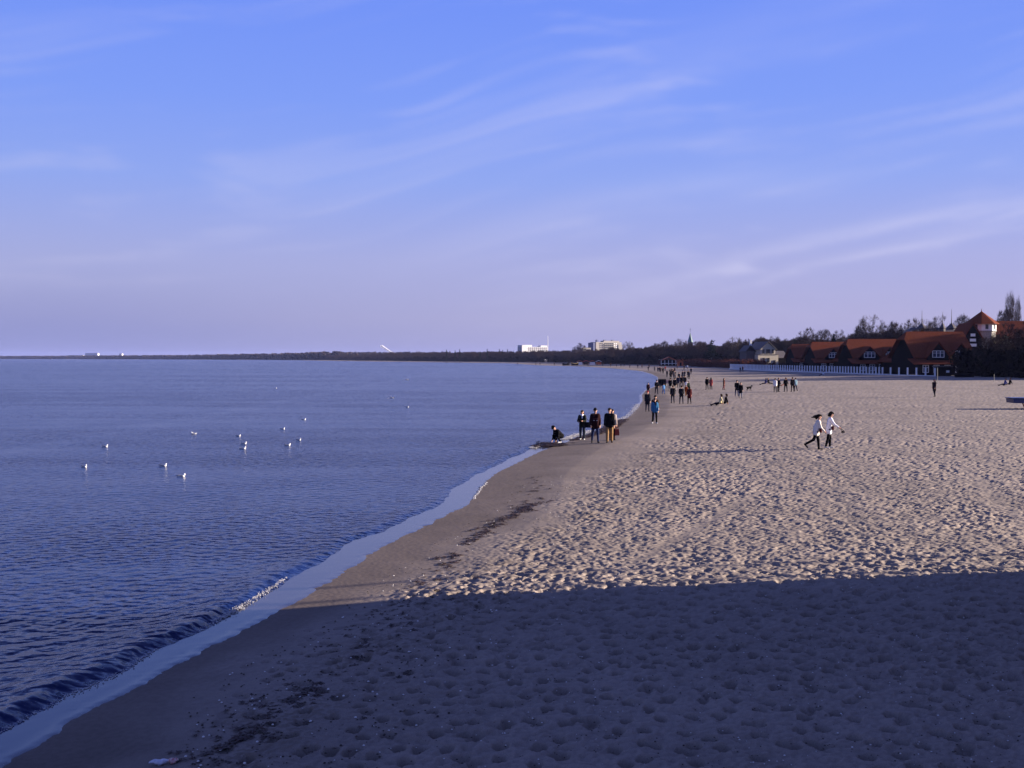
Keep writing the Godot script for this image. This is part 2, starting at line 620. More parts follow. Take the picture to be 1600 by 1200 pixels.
# ---------------------------------------------------------------- the building and poles to the right that shade the near sand
func build_offstage() -> void:
	M.plaster = mottled(Color(0.42, 0.36, 0.29), Color(0.50, 0.44, 0.37), 6.0, 0.9, 5)
	M.slate = mat(0.06, 0.05, 0.05, 0.7)
	M.pole = mat(0.05, 0.055, 0.06, 0.5, 0.3)
	var b := base("seaside_building", Vector3(14.5, -3.0, -23.15))
	part("wall", box_mesh(Vector3(9, 4.7, 19), Vector3(18, 9.4, 38)), M.plaster, b)
	part("roof", box_mesh(Vector3(9, 9.7, 19), Vector3(18.6, 0.6, 38.4)), M.slate, b)
	tag(b, "pale flat-roofed building beside the pier, right of the view, shading the sand", "building")
	for q in [[30.0, 27.15, 6.9], [30.0, 25.75, 9.5]]:
		var st := begin()
		tube(st, [Vector3(0, -0.8, 0), Vector3(0, q[2], 0)], [0.09, 0.06], 8)
		var o := part("lamp_post", done(st), M.pole, self)
		o.position = Vector3(q[0], 0.5, -q[1])
		tag(o, ["shorter", "taller"][int(q[2] > 8.0)] + " thin post beside the building right of the view", "post", "posts by the pier")


# ---------------------------------------------------------------- smooth solids: capsules joined by a smooth minimum, meshed as surface nets
func solid(caps: Array, cell: float, k := 0.03) -> Array:
	var lo := Vector3.INF
	var hi := -Vector3.INF
	for c in caps:
		var r := maxf(c[2], c[3])
		lo = lo.min((c[0] as Vector3).min(c[1]) - Vector3.ONE * r)
		hi = hi.max((c[0] as Vector3).max(c[1]) + Vector3.ONE * r)
	lo -= Vector3.ONE * cell * 2.5
	hi += Vector3.ONE * cell * 2.5
	var nx := int((hi.x - lo.x) / cell) + 1
	var ny := int((hi.y - lo.y) / cell) + 1
	var nz := int((hi.z - lo.z) / cell) + 1
	var f := PackedFloat32Array()
	f.resize(nx * ny * nz)
	f.fill(1.0)
	for c in caps:
		var a: Vector3 = c[0]
		var b: Vector3 = c[1]
		var ra: float = c[2]
		var rb: float = c[3]
		var pad := maxf(ra, rb) + k + cell * 1.6
		var ab := b - a
		var l2 := maxf(ab.length_squared(), 1e-8)
		var p0 := (a.min(b) - Vector3.ONE * pad - lo) / cell
		var p1 := (a.max(b) + Vector3.ONE * pad - lo) / cell
		for iz in range(maxi(0, int(p0.z)), mini(nz, int(p1.z) + 2)):
			for iy in range(maxi(0, int(p0.y)), mini(ny, int(p1.y) + 2)):
				var row := (iz * ny + iy) * nx
				for ix in range(maxi(0, int(p0.x)), mini(nx, int(p1.x) + 2)):
					var p := lo + Vector3(ix, iy, iz) * cell - a
					var t := clampf(p.dot(ab) / l2, 0.0, 1.0)
					var d := (p - ab * t).length() - ra - (rb - ra) * t
					var e := f[row + ix]
					var h := k - absf(d - e)
					f[row + ix] = minf(d, e) - (h * h / (4.0 * k) if h > 0.0 else 0.0)
	var v := PackedVector3Array()
	var nor := PackedVector3Array()
	var ixs := PackedInt32Array()
	var at := PackedInt32Array()
	at.resize(nx * ny * nz)
	at.fill(-1)
	var sy := nx
	var sz := nx * ny
	var offs := [0, 1, sy, sy + 1, sz, sz + 1, sz + sy, sz + sy + 1]
	var corner := [Vector3(0, 0, 0), Vector3(1, 0, 0), Vector3(0, 1, 0), Vector3(1, 1, 0), Vector3(0, 0, 1), Vector3(1, 0, 1), Vector3(0, 1, 1), Vector3(1, 1, 1)]
	var edges := [[0, 1], [2, 3], [4, 5], [6, 7], [0, 2], [1, 3], [4, 6], [5, 7], [0, 4], [1, 5], [2, 6], [3, 7]]
	for iz in nz - 1:
		for iy in ny - 1:
			for ix in nx - 1:
				var i := iz * sz + iy * sy + ix
				var s0 := f[i] < 0.0
				if s0 == (f[i + 1] < 0.0) and s0 == (f[i + sy] < 0.0) and s0 == (f[i + sy + 1] < 0.0) and s0 == (f[i + sz] < 0.0) and s0 == (f[i + sz + 1] < 0.0) and s0 == (f[i + sz + sy] < 0.0) and s0 == (f[i + sz + sy + 1] < 0.0):
					continue
				var sum := Vector3.ZERO
				var n := 0
				for e in edges:
					var fa := f[i + offs[e[0]]]
					var fb := f[i + offs[e[1]]]
					if (fa < 0.0) != (fb < 0.0):
						sum += (corner[e[0]] as Vector3).lerp(corner[e[1]], fa / (fa - fb))
						n += 1
				at[i] = v.size()
				v.append(lo + (Vector3(ix, iy, iz) + sum / n) * cell)
				var g := Vector3(f[i + 1] - f[i] + f[i + sy + sz + 1] - f[i + sy + sz], f[i + sy] - f[i] + f[i + sy + sz + 1] - f[i + sz + 1], f[i + sz] - f[i] + f[i + sy + sz + 1] - f[i + sy + 1])
				nor.append(g.normalized() if g.length() > 1e-6 else Vector3.UP)
	for iz in range(1, nz - 1):
		for iy in range(1, ny - 1):
			for ix in range(1, nx - 1):
				var i := iz * sz + iy * sy + ix
				var s0 := f[i] < 0.0
				for ax in 3:
					var j: int = i + [1, sy, sz][ax]
					if s0 == (f[j] < 0.0):
						continue
					var b: int = [sy, sz, 1][ax]
					var c: int = [sz, 1, sy][ax]
					var q := [at[i], at[i - b], at[i - b - c], at[i - c]]
					if q[0] < 0 or q[1] < 0 or q[2] < 0 or q[3] < 0:
						continue
					if s0:
						ixs.append_array([q[0], q[2], q[1], q[0], q[3], q[2]])
					else:
						ixs.append_array([q[0], q[1], q[2], q[0], q[2], q[3]])
	return [v, nor, ixs]


func solid_mesh(caps: Array, cell: float, k := 0.03) -> ArrayMesh:
	var a := solid(caps, cell, k)
	return mesh_of(a[0], a[2], a[1])


# a smooth tapered finger added to a solid's arrays
func finger(a: Array, pts: Array, rad: Array) -> void:
	var v: PackedVector3Array = a[0]
	var nor: PackedVector3Array = a[1]
	var ix: PackedInt32Array = a[2]
	var first := v.size()
	for i in pts.size():
		var t: Vector3 = ((pts[mini(i + 1, pts.size() - 1)] as Vector3) - (pts[maxi(i - 1, 0)] as Vector3)).normalized()
		var u := t.cross(Vector3.UP if absf(t.y) < 0.9 else Vector3.RIGHT).normalized()
		var w := u.cross(t)
		for k in 5:
			var d := u * cos(TAU * k / 5) + w * sin(TAU * k / 5)
			v.append((pts[i] as Vector3) + d * float(rad[i]))
			nor.append(d)
	for i in pts.size() - 1:
		for k in 5:
			var p := first + i * 5 + k
			var q := first + i * 5 + (k + 1) % 5
			ix.append_array([p, q, q + 5, p, q + 5, p + 5])
	a[0] = v
	a[1] = nor
	a[2] = ix


func hand(a: Array, wrist: Vector3, dir: Vector3, thumb_side: Vector3, s: float) -> void:
	var across := (thumb_side - dir * thumb_side.dot(dir)).normalized()
	var curl := dir.cross(across).normalized() * 0.5
	for i in 4:
		var o := wrist + dir * 0.085 * s + across * (0.027 - 0.018 * i) * s
		var l: float = [0.070, 0.080, 0.074, 0.058][i] * s
		var d2 := (dir + curl * (0.5 + 0.12 * i)).normalized()
		var d3 := (dir + curl * (1.3 + 0.2 * i)).normalized()
		finger(a, [o - dir * 0.02 * s, o + dir * l * 0.42, o + dir * l * 0.42 + d2 * l * 0.33, o + dir * l * 0.42 + d2 * l * 0.33 + d3 * l * 0.25], [0.0095 * s, 0.009 * s, 0.0085 * s, 0.006 * s])
	var th := wrist + dir * 0.035 * s + across * 0.03 * s
	var td := (dir * 0.7 + across * 0.7 + curl * 0.3).normalized()
	finger(a, [th, th + td * 0.035 * s, th + (td + dir * 0.4).normalized() * 0.062 * s], [0.0115 * s, 0.0105 * s, 0.008 * s])


# ---------------------------------------------------------------- people. Facing +z, origin on the ground between the feet.
# pose: lean, legs [hip angle, knee bend] x2, arms [forward, out, elbow, inward] x2, head turn / nod, sit
func cloth(r: float, g: float, b: float) -> StandardMaterial3D:
	var key := "cloth %.3f %.3f %.3f" % [r, g, b]
	if not M.has(key):
		var m := mat(r, g, b, 0.92)
		m.metallic_specular = 0.15
		M[key] = m
	return M[key]


func turn_x(v: Vector3, a: float) -> Vector3:
	return v.rotated(Vector3.RIGHT, a)


func make_person(c: Dictionary) -> Node3D:
	var root := base("person", Vector3.ZERO)
	var s: float = float(c.get("h", 1.75)) / 1.76
	var cell: float = c.get("cell", 0.022)
	var lean := deg_to_rad(c.get("lean", 3.0))
	var bulk: float = c.get("bulk", 1.0)
	var up := Vector3(0, cos(lean), sin(lean))
	var fwd := Vector3(0, -sin(lean), cos(lean))
	var legs: Array = c.get("legs", [[4.0, 6.0], [-4.0, 4.0]])
	var arms: Array = c.get("arms", [[6.0, 6.0, 14.0, 0.0], [-4.0, 6.0, 14.0, 0.0]])
	var nod := deg_to_rad(c.get("nod", 4.0))
	var yaw := deg_to_rad(c.get("look", 0.0))
	var body := []
	var trousers := []
	var jacket := []
	var feet := []
	var low := 10.0
	var knees := []
	var g := Vector3(0.0, 0.0, 0.0)
	for i in 2:
		var sd := 1.0 if i == 0 else -1.0
		var ha := deg_to_rad(legs[i][0])
		var kb := deg_to_rad(legs[i][1])
		var splay: float = legs[i][2] if legs[i].size() > 2 else 0.03
		var hip := Vector3(sd * 0.095 * s, -0.03 * s, 0)
		var kn := hip + Vector3(sd * splay, -cos(ha), sin(ha)).normalized() * 0.43 * s
		var an := kn + Vector3(sd * splay * 0.4, -cos(ha - kb), sin(ha - kb)).normalized() * 0.42 * s
		var fa := ha - kb
		if legs[i].size() > 3:
			fa = deg_to_rad(legs[i][3])
		var fd := Vector3(sd * 0.15, sin(fa), cos(fa)).normalized()
		var fu := Vector3(0, cos(fa), -sin(fa))
		var heel := an - fu * 0.055 * s - fd * 0.035 * s
		var toe := an - fu * 0.062 * s + fd * 0.165 * s
		body.append_array([[hip, kn, 0.082 * s, 0.056 * s], [kn, an, 0.055 * s, 0.036 * s], [heel, toe, 0.030 * s, 0.026 * s]])
		var tw: float = c.get("leg_w", 0.0)
		trousers.append_array([[hip, kn, (0.095 + tw * 0.3) * s * bulk, (0.070 + tw) * s], [kn, an + Vector3(0, 0.015, 0), (0.069 + tw) * s, (0.055 + tw) * s]])
		feet.append([[heel, heel, 0.042 * s, 0.042 * s], [heel, toe, 0.040 * s, 0.036 * s]])
		low = minf(low, minf(heel.y - 0.042 * s, toe.y - 0.036 * s))
		knees.append([hip, kn, an])
	low = minf(low, -0.13 * s)
	var shift := Vector3(0, -low, 0)
	var chest := up * 0.30 * s
	var neck := up * 0.50 * s
	trousers.append([Vector3(0.05, 0.03, 0) * s, Vector3(-0.05, 0.03, 0) * s, 0.115 * s * bulk, 0.115 * s * bulk])
	trousers.append([Vector3.ZERO, up * 0.10 * s, 0.115 * s * bulk, 0.115 * s])
	var trunk := []
	for sd in [1.0, -1.0]:
		trunk.append([Vector3(sd * 0.06, 0.02, 0) * s, up * 0.22 * s + Vector3(sd * 0.07 * s, 0, 0), 0.098 * s, 0.092 * s])
		trunk.append([up * 0.22 * s + Vector3(sd * 0.07 * s, 0, 0), up * 0.40 * s + Vector3(sd * 0.10 * s, 0, 0), 0.094 * s, 0.090 * s])
	trunk.append([up * 0.445 * s + Vector3(0.135 * s, 0, 0), up * 0.445 * s - Vector3(0.135 * s, 0, 0), 0.068 * s, 0.068 * s])
	body.append_array(trunk)
	body.append([up * 0.44 * s, neck + up * 0.08 * s, 0.062 * s, 0.052 * s])
	for t in trunk:
		jacket.append([t[0], t[1], (t[2] + 0.026 * s) * bulk, (t[3] + 0.028 * s) * bulk])
	# hem of the jacket or coat
	var hem: float = c.get("hem", 0.10)
	for i in 2:
		var hp: Vector3 = knees[i][0]
		var kn: Vector3 = knees[i][1]
		var e := hp.lerp(kn, clampf((hem - 0.03) / 0.43, 0.0, 1.0))
		jacket.append([Vector3(hp.x * 0.6, 0.02, 0), Vector3(e.x * 0.75, e.y, e.z), 0.118 * s * bulk, (0.118 + hem * 0.06) * s * bulk])
		if hem > 0.5:
			var an: Vector3 = knees[i][2]
			jacket.append([kn, kn.lerp(an, (hem - 0.5) * 2.0), 0.13 * s, 0.135 * s])
	var hands := []
	for i in 2:
		var sd := 1.0 if i == 0 else -1.0
		var q: Array = arms[i]
		var sh := up * 0.445 * s + Vector3(sd * 0.178 * s, 0, 0)
		var d1 := turn_x(Vector3(sd * sin(deg_to_rad(q[1])), -cos(deg_to_rad(q[1])), 0), lean * 0.5 - deg_to_rad(q[0])).normalized()
		var d2 := turn_x(Vector3(sd * (sin(deg_to_rad(q[1])) * 0.6 - sin(deg_to_rad(q[3]))), -cos(deg_to_rad(q[1])), 0), lean * 0.5 - deg_to_rad(q[0] + q[2])).normalized()
		var el := sh + d1 * 0.285 * s
		var wr := el + d2 * 0.245 * s
		body.append_array([[sh, el, 0.055 * s, 0.042 * s], [el, wr, 0.042 * s, 0.029 * s], [wr, wr + d2 * 0.075 * s, 0.030 * s, 0.034 * s]])
		var sl: float = c.get("sleeve", 0.90)
		jacket.append_array([[sh, el, 0.078 * s * bulk, 0.062 * s], [el, el.lerp(wr, sl), 0.060 * s, 0.050 * s]])
		hands.append([wr, d2, sd])
	# head
	var hd := Basis(Vector3.UP, yaw) * Basis(Vector3.RIGHT, nod + lean * 0.4)
	var hc := neck + up * 0.185 * s
	var hx := Transform3D(hd.scaled(Vector3.ONE * s), hc)
	body.append_array([[hx * Vector3(0, 0.022, -0.022), hx * Vector3(0, 0.030, 0.010), 0.092 * s, 0.088 * s], [hx * Vector3(0, -0.02, 0.02), hx * Vector3(0, -0.070, 0.040), 0.066 * s, 0.044 * s],
		[hx * Vector3(0, 0.012, 0.096), hx * Vector3(0, -0.018, 0.108), 0.010 * s, 0.015 * s], [hx * Vector3(0.085, 0.02, -0.005), hx * Vector3(0.088, -0.015, -0.002), 0.018 * s, 0.012 * s],
		[hx * Vector3(-0.085, 0.02, -0.005), hx * Vector3(-0.088, -0.015, -0.002), 0.018 * s, 0.012 * s]])
	var skin: Array = c.get("skin", [0.50, 0.30, 0.22])
	for l in [body, trousers, jacket, feet[0], feet[1]]:
		for k in l:
			k[0] += shift
			k[1] += shift
	var arr := solid(body, cell, 0.022)
	for h in hands:
		hand(arr, h[0] + shift, h[1], Vector3(-h[2] * 0.4, 0.0, 0.9), s)
	part("body", mesh_of(arr[0], arr[2], arr[1]), cloth(skin[0], skin[1], skin[2]), root)
	var tc: Array = c.get("trousers", [0.02, 0.022, 0.035])
	part("trousers", solid_mesh(trousers, cell, 0.03), cloth(tc[0], tc[1], tc[2]), root)
	var jc: Array = c.get("jacket", [0.015, 0.015, 0.018])
	part("jacket", solid_mesh(jacket, cell, 0.035), cloth(jc[0], jc[1], jc[2]), root)
	var sc: Array = c.get("shoes", [0.02, 0.02, 0.02])
	for i in 2:
		part("shoe", solid_mesh(feet[i], cell * 0.9, 0.02), cloth(sc[0], sc[1], sc[2]), root)
	hx.origin += shift
	var hr: Array = c.get("hair", [0.02, 0.014, 0.010])
	var style: String = c.get("style", "short")
	var hair := []
	hair.append([hx * Vector3(0, 0.050, -0.030), hx * Vector3(0, 0.062, 0.020), 0.094 * s, 0.082 * s])
	hair.append([hx * Vector3(0, 0.0, -0.062), hx * Vector3(0, -0.03, -0.060), 0.066 * s, 0.052 * s])
	if style == "long":
		hair.append([hx * Vector3(0.05, 0.0, -0.055), hx * Vector3(0.055, -0.17, -0.075), 0.060 * s, 0.048 * s])
		hair.append([hx * Vector3(-0.05, 0.0, -0.055), hx * Vector3(-0.055, -0.17, -0.075), 0.060 * s, 0.048 * s])
		hair.append([hx * Vector3(0, 0.0, -0.08), hx * Vector3(0, -0.22, -0.11), 0.070 * s, 0.040 * s])
	if style == "blown":
		hair.append([hx * Vector3(0, 0.03, -0.06), hx * Vector3(0.02, -0.06, -0.22), 0.090 * s, 0.066 * s])
		hair.append([hx * Vector3(0.02, -0.06, -0.20), hx * Vector3(0.03, -0.17, -0.36), 0.062 * s, 0.014 * s])
		hair.append([hx * Vector3(0, -0.03, -0.10), hx * Vector3(0, -0.14, -0.12), 0.070 * s, 0.040 * s])
	if style == "bob":
		hair.append([hx * Vector3(0.045, 0.01, -0.03), hx * Vector3(0.052, -0.09, -0.035), 0.065 * s, 0.050 * s])
		hair.append([hx * Vector3(-0.045, 0.01, -0.03), hx * Vector3(-0.052, -0.09, -0.035), 0.065 * s, 0.050 * s])
		hair.append([hx * Vector3(0, 0.0, -0.07), hx * Vector3(0, -0.10, -0.08), 0.075 * s, 0.055 * s])
	var hname := "hair"
	if style == "hat":
		hname = "hat"
		hair.append([hx * Vector3(0, 0.07, -0.01), hx * Vector3(0, 0.10, -0.01), 0.098 * s, 0.07 * s])
		hair.append([hx * Vector3(0, 0.055, 0.05), hx * Vector3(0, 0.045, 0.13), 0.050 * s, 0.022 * s])
	part(hname, solid_mesh(hair, cell, 0.03), cloth(hr[0], hr[1], hr[2]), root)
	if c.get("near", false):
		for sd in [1.0, -1.0]:
			var st := begin()
			var p: Vector3 = hx * Vector3(sd * 0.034, 0.022, 0.089)
			lathe(st, [Vector2(0.0, -0.011), Vector2(0.010, -0.005), Vector2(0.010, 0.005), Vector2(0.0, 0.011)], 6, p)
			part("eye", done(st), cloth(0.02, 0.015, 0.012), root)
		part("mouth", box_mesh(hx * Vector3(0, -0.058, 0.079), Vector3(0.044, 0.010, 0.016) * s), cloth(0.28, 0.10, 0.09), root)
	if c.has("scarf"):
		var f: Array = c.scarf
		var l := []
		var nk := neck + shift + up * 0.03 * s
		for k in 8:
			var a0 := TAU * k / 8
			var a1 := TAU * (k + 1) / 8
			l.append([nk + Vector3(cos(a0) * 0.075, 0, sin(a0) * 0.075) * s, nk + Vector3(cos(a1) * 0.075, 0, sin(a1) * 0.075) * s, 0.036 * s, 0.036 * s])
		l.append([nk + Vector3(0.02, -0.02, 0.09) * s, nk + Vector3(0.035, -0.20, 0.135) * s, 0.045 * s, 0.03 * s])
		part("scarf", solid_mesh(l, cell, 0.02), cloth(f[0], f[1], f[2]), root)
	root.set_meta("hands", [hands[0][0] + shift + hands[0][1] * 0.1 * s, hands[1][0] + shift + hands[1][1] * 0.1 * s])
	root.set_meta("neck", neck + shift)
	return root


func place(o: Node3D, x: float, dep: float, turn_deg: float, label: String, group := "", sink := 0.02) -> Node3D:
	o.position = Vector3(x, maxf(ground(x, dep), 0.0) - sink, -dep)
	o.rotation.y = deg_to_rad(turn_deg)
	tag(o, label, "person", group)
	return o


func recolour(o: Node3D, jacket: Array, trousers: Array, hair := []) -> void:
	for ch in o.get_children():
		var n := String(ch.name)
		if n.begins_with("jacket"):
			(ch as MeshInstance3D).material_override = cloth(jacket[0], jacket[1], jacket[2])
		if n.begins_with("trousers"):
			(ch as MeshInstance3D).material_override = cloth(trousers[0], trousers[1], trousers[2])
		if hair.size() and (n.begins_with("hair") or n.begins_with("hat")):
			(ch as MeshInstance3D).material_override = cloth(hair[0], hair[1], hair[2])


func bag(called: String, at: Vector3, size: Vector3, m: Material, label: String, strap_to := Vector3.INF, turn := 0.0) -> void:
	var o := base(called, at, turn)
	var h := size * 0.5
	var st := begin()
	# soft-sided: narrower at the top
	for i in 2:
		pass
	prism(st, [Vector2(-h.x, -h.y), Vector2(-h.x * 0.8, -h.y * 1.08), Vector2(h.x * 0.8, -h.y * 1.08), Vector2(h.x, -h.y), Vector2(h.x * 1.05, -h.y * 0.2), Vector2(h.x * 0.82, h.y), Vector2(-h.x * 0.82, h.y), Vector2(-h.x * 1.05, -h.y * 0.2)], -h.z, h.z)
	part("pouch", done(st), m, o)
	if strap_to != Vector3.INF:
		st = begin()
		var inv := o.transform.affine_inverse()
		var top: Vector3 = inv * strap_to
		tube(st, [Vector3(-h.x * 0.7, h.y, 0), top + Vector3(-0.02, 0, 0.02)], [0.012, 0.012], 5)
		tube(st, [Vector3(h.x * 0.7, h.y, 0), top + Vector3(0.02, 0, 0.02)], [0.012, 0.012], 5)
		part("strap", done(st), m, o)
	tag(o, label, "bag")


const BLACK := [0.006, 0.006, 0.008]
const NAVY := [0.009, 0.011, 0.028]
const JEANS := [0.020, 0.028, 0.075]
const KHAKI := [0.235, 0.145, 0.068]
const MAROON := [0.022, 0.008, 0.010]
const WHITE := [0.70, 0.68, 0.66]
const PALE := [0.30, 0.26, 0.21]


func build_people() -> void:
	var c := 0.021
	# the walkers nearest the water
	var p := make_person({"h": 1.66, "cell": c, "near": true, "style": "long", "jacket": [0.018, 0.020, 0.016], "trousers": [0.022, 0.028, 0.040], "shoes": [0.45, 0.45, 0.45], "scarf": [0.80, 0.80, 0.80], "arms": [[18, 10, 75, 40], [10, 14, 70, 30]], "legs": [[3, 4, 0.05], [-3, 3, 0.05]], "leg_w": 0.012, "hem": 0.12})
	place(p, 4.02, 62.9, -18.0, "person in a dark jacket and white scarf with a black hip bag")
	bag("shoulder_bag", p.transform * Vector3(0.30, 0.88, -0.02), Vector3(0.40, 0.30, 0.14), cloth(0.012, 0.012, 0.014), "black shoulder bag at the hip of the person in a white scarf", p.transform * Vector3(0.10, 1.40, 0.02), -0.3)
	p = make_person({"h": 1.84, "cell": c, "near": true, "style": "hat", "hair": [0.015, 0.014, 0.016], "bulk": 1.12, "jacket": MAROON, "trousers": JEANS, "arms": [[-4, 14, 24, 10], [-2, 14, 26, 10]], "legs": [[10, 8, 0.08], [-9, 12, 0.06]], "hem": 0.14, "look": 8.0})
	var stripes := place(p, 4.50, 59.5, 4.0, "person in a maroon jacket and blue jeans, left of two walking side by side")
	for k in [-0.085, 0.085]:
		part("chest_patch", box_mesh(Vector3(k, 1.245, 0.152), Vector3(0.07, 0.028, 0.02)), cloth(0.55, 0.52, 0.55), stripes)
	part("chest_stripe", box_mesh(Vector3(0, 1.335, 0.150), Vector3(0.27, 0.015, 0.02)), cloth(0.20, 0.08, 0.10), stripes)
	p = make_person({"h": 1.83, "cell": c, "near": true, "style": "short", "bulk": 1.10, "jacket": BLACK, "trousers": KHAKI, "shoes": [0.015, 0.012, 0.012], "arms": [[6, 9, 14, 0], [-6, 10, 12, 0]], "legs": [[-7, 8, 0.03], [9, 8, 0.03]], "hem": 0.10, "look": -14.0, "leg_w": 0.012})
	place(p, 5.22, 58.9, -6.0, "person in a black jacket and khaki trousers, right of two walking side by side")
	p = make_person({"h": 1.68, "cell": c, "style": "bob", "jacket": [0.34, 0.29, 0.26], "trousers": [0.035, 0.020, 0.020], "arms": [[4, 8, 10, 0], [-2, 8, 10, 0]], "legs": [[6, 6], [-6, 6]]})
	place(p, 5.58, 61.2, 0.0, "person in a pale jacket carrying a red bag, mostly hidden behind khaki trousers")
	var hp: Vector3 = p.transform * (p.get_meta("hands")[0] as Vector3)
	bag("carrier_bag", hp + Vector3(0.02, -0.32, 0.0), Vector3(0.24, 0.34, 0.10), cloth(0.22, 0.045, 0.035), "dull red carrier bag hanging beside the khaki trousers", hp)
	p = make_person({"h": 1.74, "cell": c, "near": true, "style": "hat", "hair": BLACK, "jacket": BLACK, "trousers": BLACK, "shoes": [0.5, 0.5, 0.5], "lean": 48.0, "nod": 30.0, "legs": [[104, 138, 0.12, 0], [96, 130, 0.12, 0]], "arms": [[30, 8, 20, 10], [26, 8, 24, 10]]})
	place(p, 2.70, 60.3, -58.0, "person in black squatting at the water's edge beside the foam", "", 0.0)
	# the pair in white
	p = make_person({"h": 1.72, "cell": c, "near": true, "style": "blown", "jacket": [0.66, 0.62, 0.55], "trousers": BLACK, "shoes": BLACK, "lean": 12.0, "nod": 16.0, "hem": 0.16, "legs": [[14, 10, 0.0], [-20, 38, 0.0, -48]], "arms": [[-26, 6, 22, 0], [22, 6, 30, 10]], "hair": [0.012, 0.010, 0.008]})
	place(p, 14.62, 52.8, 84.0, "person in a cream jacket striding, long dark hair blown back")
	bag("belt_pouch", p.transform * Vector3(-0.17, 0.98, 0.17), Vector3(0.20, 0.22, 0.10), cloth(0.10, 0.020, 0.016), "dark red pouch worn by the person in the cream jacket", p.transform * Vector3(0.08, 1.44, 0.10), 1.2)
	p = make_person({"h": 1.76, "cell": c, "near": true, "style": "bob", "jacket": [0.66, 0.66, 0.72], "trousers": BLACK, "shoes": [0.55, 0.53, 0.50], "lean": 9.0, "nod": 26.0, "hem": 0.20, "legs": [[8, 8, 0.0], [-6, 8, 0.02]], "arms": [[-14, 6, 12, 0], [38, 8, 22, 0]], "hair": [0.010, 0.010, 0.010]})
	place(p, 15.45, 53.6, 80.0, "person in a white jacket looking down, one arm held out in front")
	bag("waist_bag", p.transform * Vector3(-0.16, 1.02, 0.17), Vector3(0.17, 0.18, 0.09), cloth(0.06, 0.014, 0.018), "dark pouch at the waist of the person in the white jacket", p.transform * Vector3(0.06, 1.46, 0.08), 1.2)
	hp = p.transform * (p.get_meta("hands")[1] as Vector3)
	bag("camera_pouch", hp + Vector3(0.12, -0.16, 0.02), Vector3(0.15, 0.10, 0.07), cloth(0.010, 0.010, 0.012), "small black case dangling from the held-out hand", hp, 0.4)
	# along the wet sand, further on
	p = make_person({"h": 1.72, "cell": 0.026, "style": "short", "hair": [0.02, 0.014, 0.012], "jacket": [0.035, 0.135, 0.270], "trousers": BLACK, "shoes": [0.6, 0.6, 0.6], "scarf": [0.012, 0.012, 0.014], "legs": [[10, 8], [-8, 12]]})
	place(p, 9.86, 76.0, 6.0, "person in a bright blue jacket and black trousers walking this way")
	p = make_person({"h": 1.80, "cell": 0.026, "style": "hat", "jacket": [0.05, 0.034, 0.026], "trousers": JEANS, "legs": [[-8, 10], [8, 8]]})
	place(p, 10.35, 79.5, 0.0, "person in a brown jacket walking just behind the bright blue jacket")
	p = make_person({"h": 1.74, "cell": 0.026, "style": "hat", "hair": [0.22, 0.03, 0.04], "bulk": 1.1, "jacket": [0.018, 0.018, 0.024], "trousers": [0.03, 0.032, 0.045], "hem": 0.24, "legs": [[7, 6], [-6, 10]]})
	place(p, 11.75, 95.4, 0.0, "person in a long dark coat and red cap nearest the foam line")
	# figures used again, in other clothes, where the photograph shows them small
	var tw := make_person({"h": 1.76, "cell": 0.03, "style": "short", "bulk": 1.06, "legs": [[9, 8], [-9, 12]], "hem": 0.13})
	place(tw, 16.13, 110.4, 178.0, "person in dark clothes seen from behind, left of a wet-sand pair")
	var ts := make_person({"h": 1.76, "cell": 0.03, "style": "hat", "bulk": 1.08, "legs": [[4, 4, 0.10], [-4, 4, 0.10]], "arms": [[12, 10, 40, 14], [10, 10, 36, 14]], "hem": 0.15})
	place(ts, 16.75, 108.8, 172.0, "person in dark clothes seen from behind, right of a wet-sand pair")
	var tl := make_person({"h": 1.70, "cell": 0.03, "style": "long", "legs": [[8, 8], [-8, 12]], "hem": 0.30, "arms": [[10, 6, 20, 0], [-8, 6, 16, 0]]})
	recolour(tl, [0.06, 0.010, 0.011], BLACK)
	place(tl, 17.50, 108.6, 186.0, "person in a dark red coat walking away beside the dark pair")
	var sit := make_person({"h": 1.72, "cell": 0.03, "style": "bob", "lean": -8.0, "legs": [[88, 24, 0.08, 40], [80, 6, 0.10, 60]], "arms": [[-28, 16, 10, 0], [-24, 16, 10, 0]]})
	recolour(sit, [0.50, 0.44, 0.26], NAVY)
	place(sit, 19.55, 103.3, -96.0, "person in a pale yellow top sitting on the sand, legs stretched out")
	var templates := {"w": tw, "s": ts, "l": tl, "t": sit}
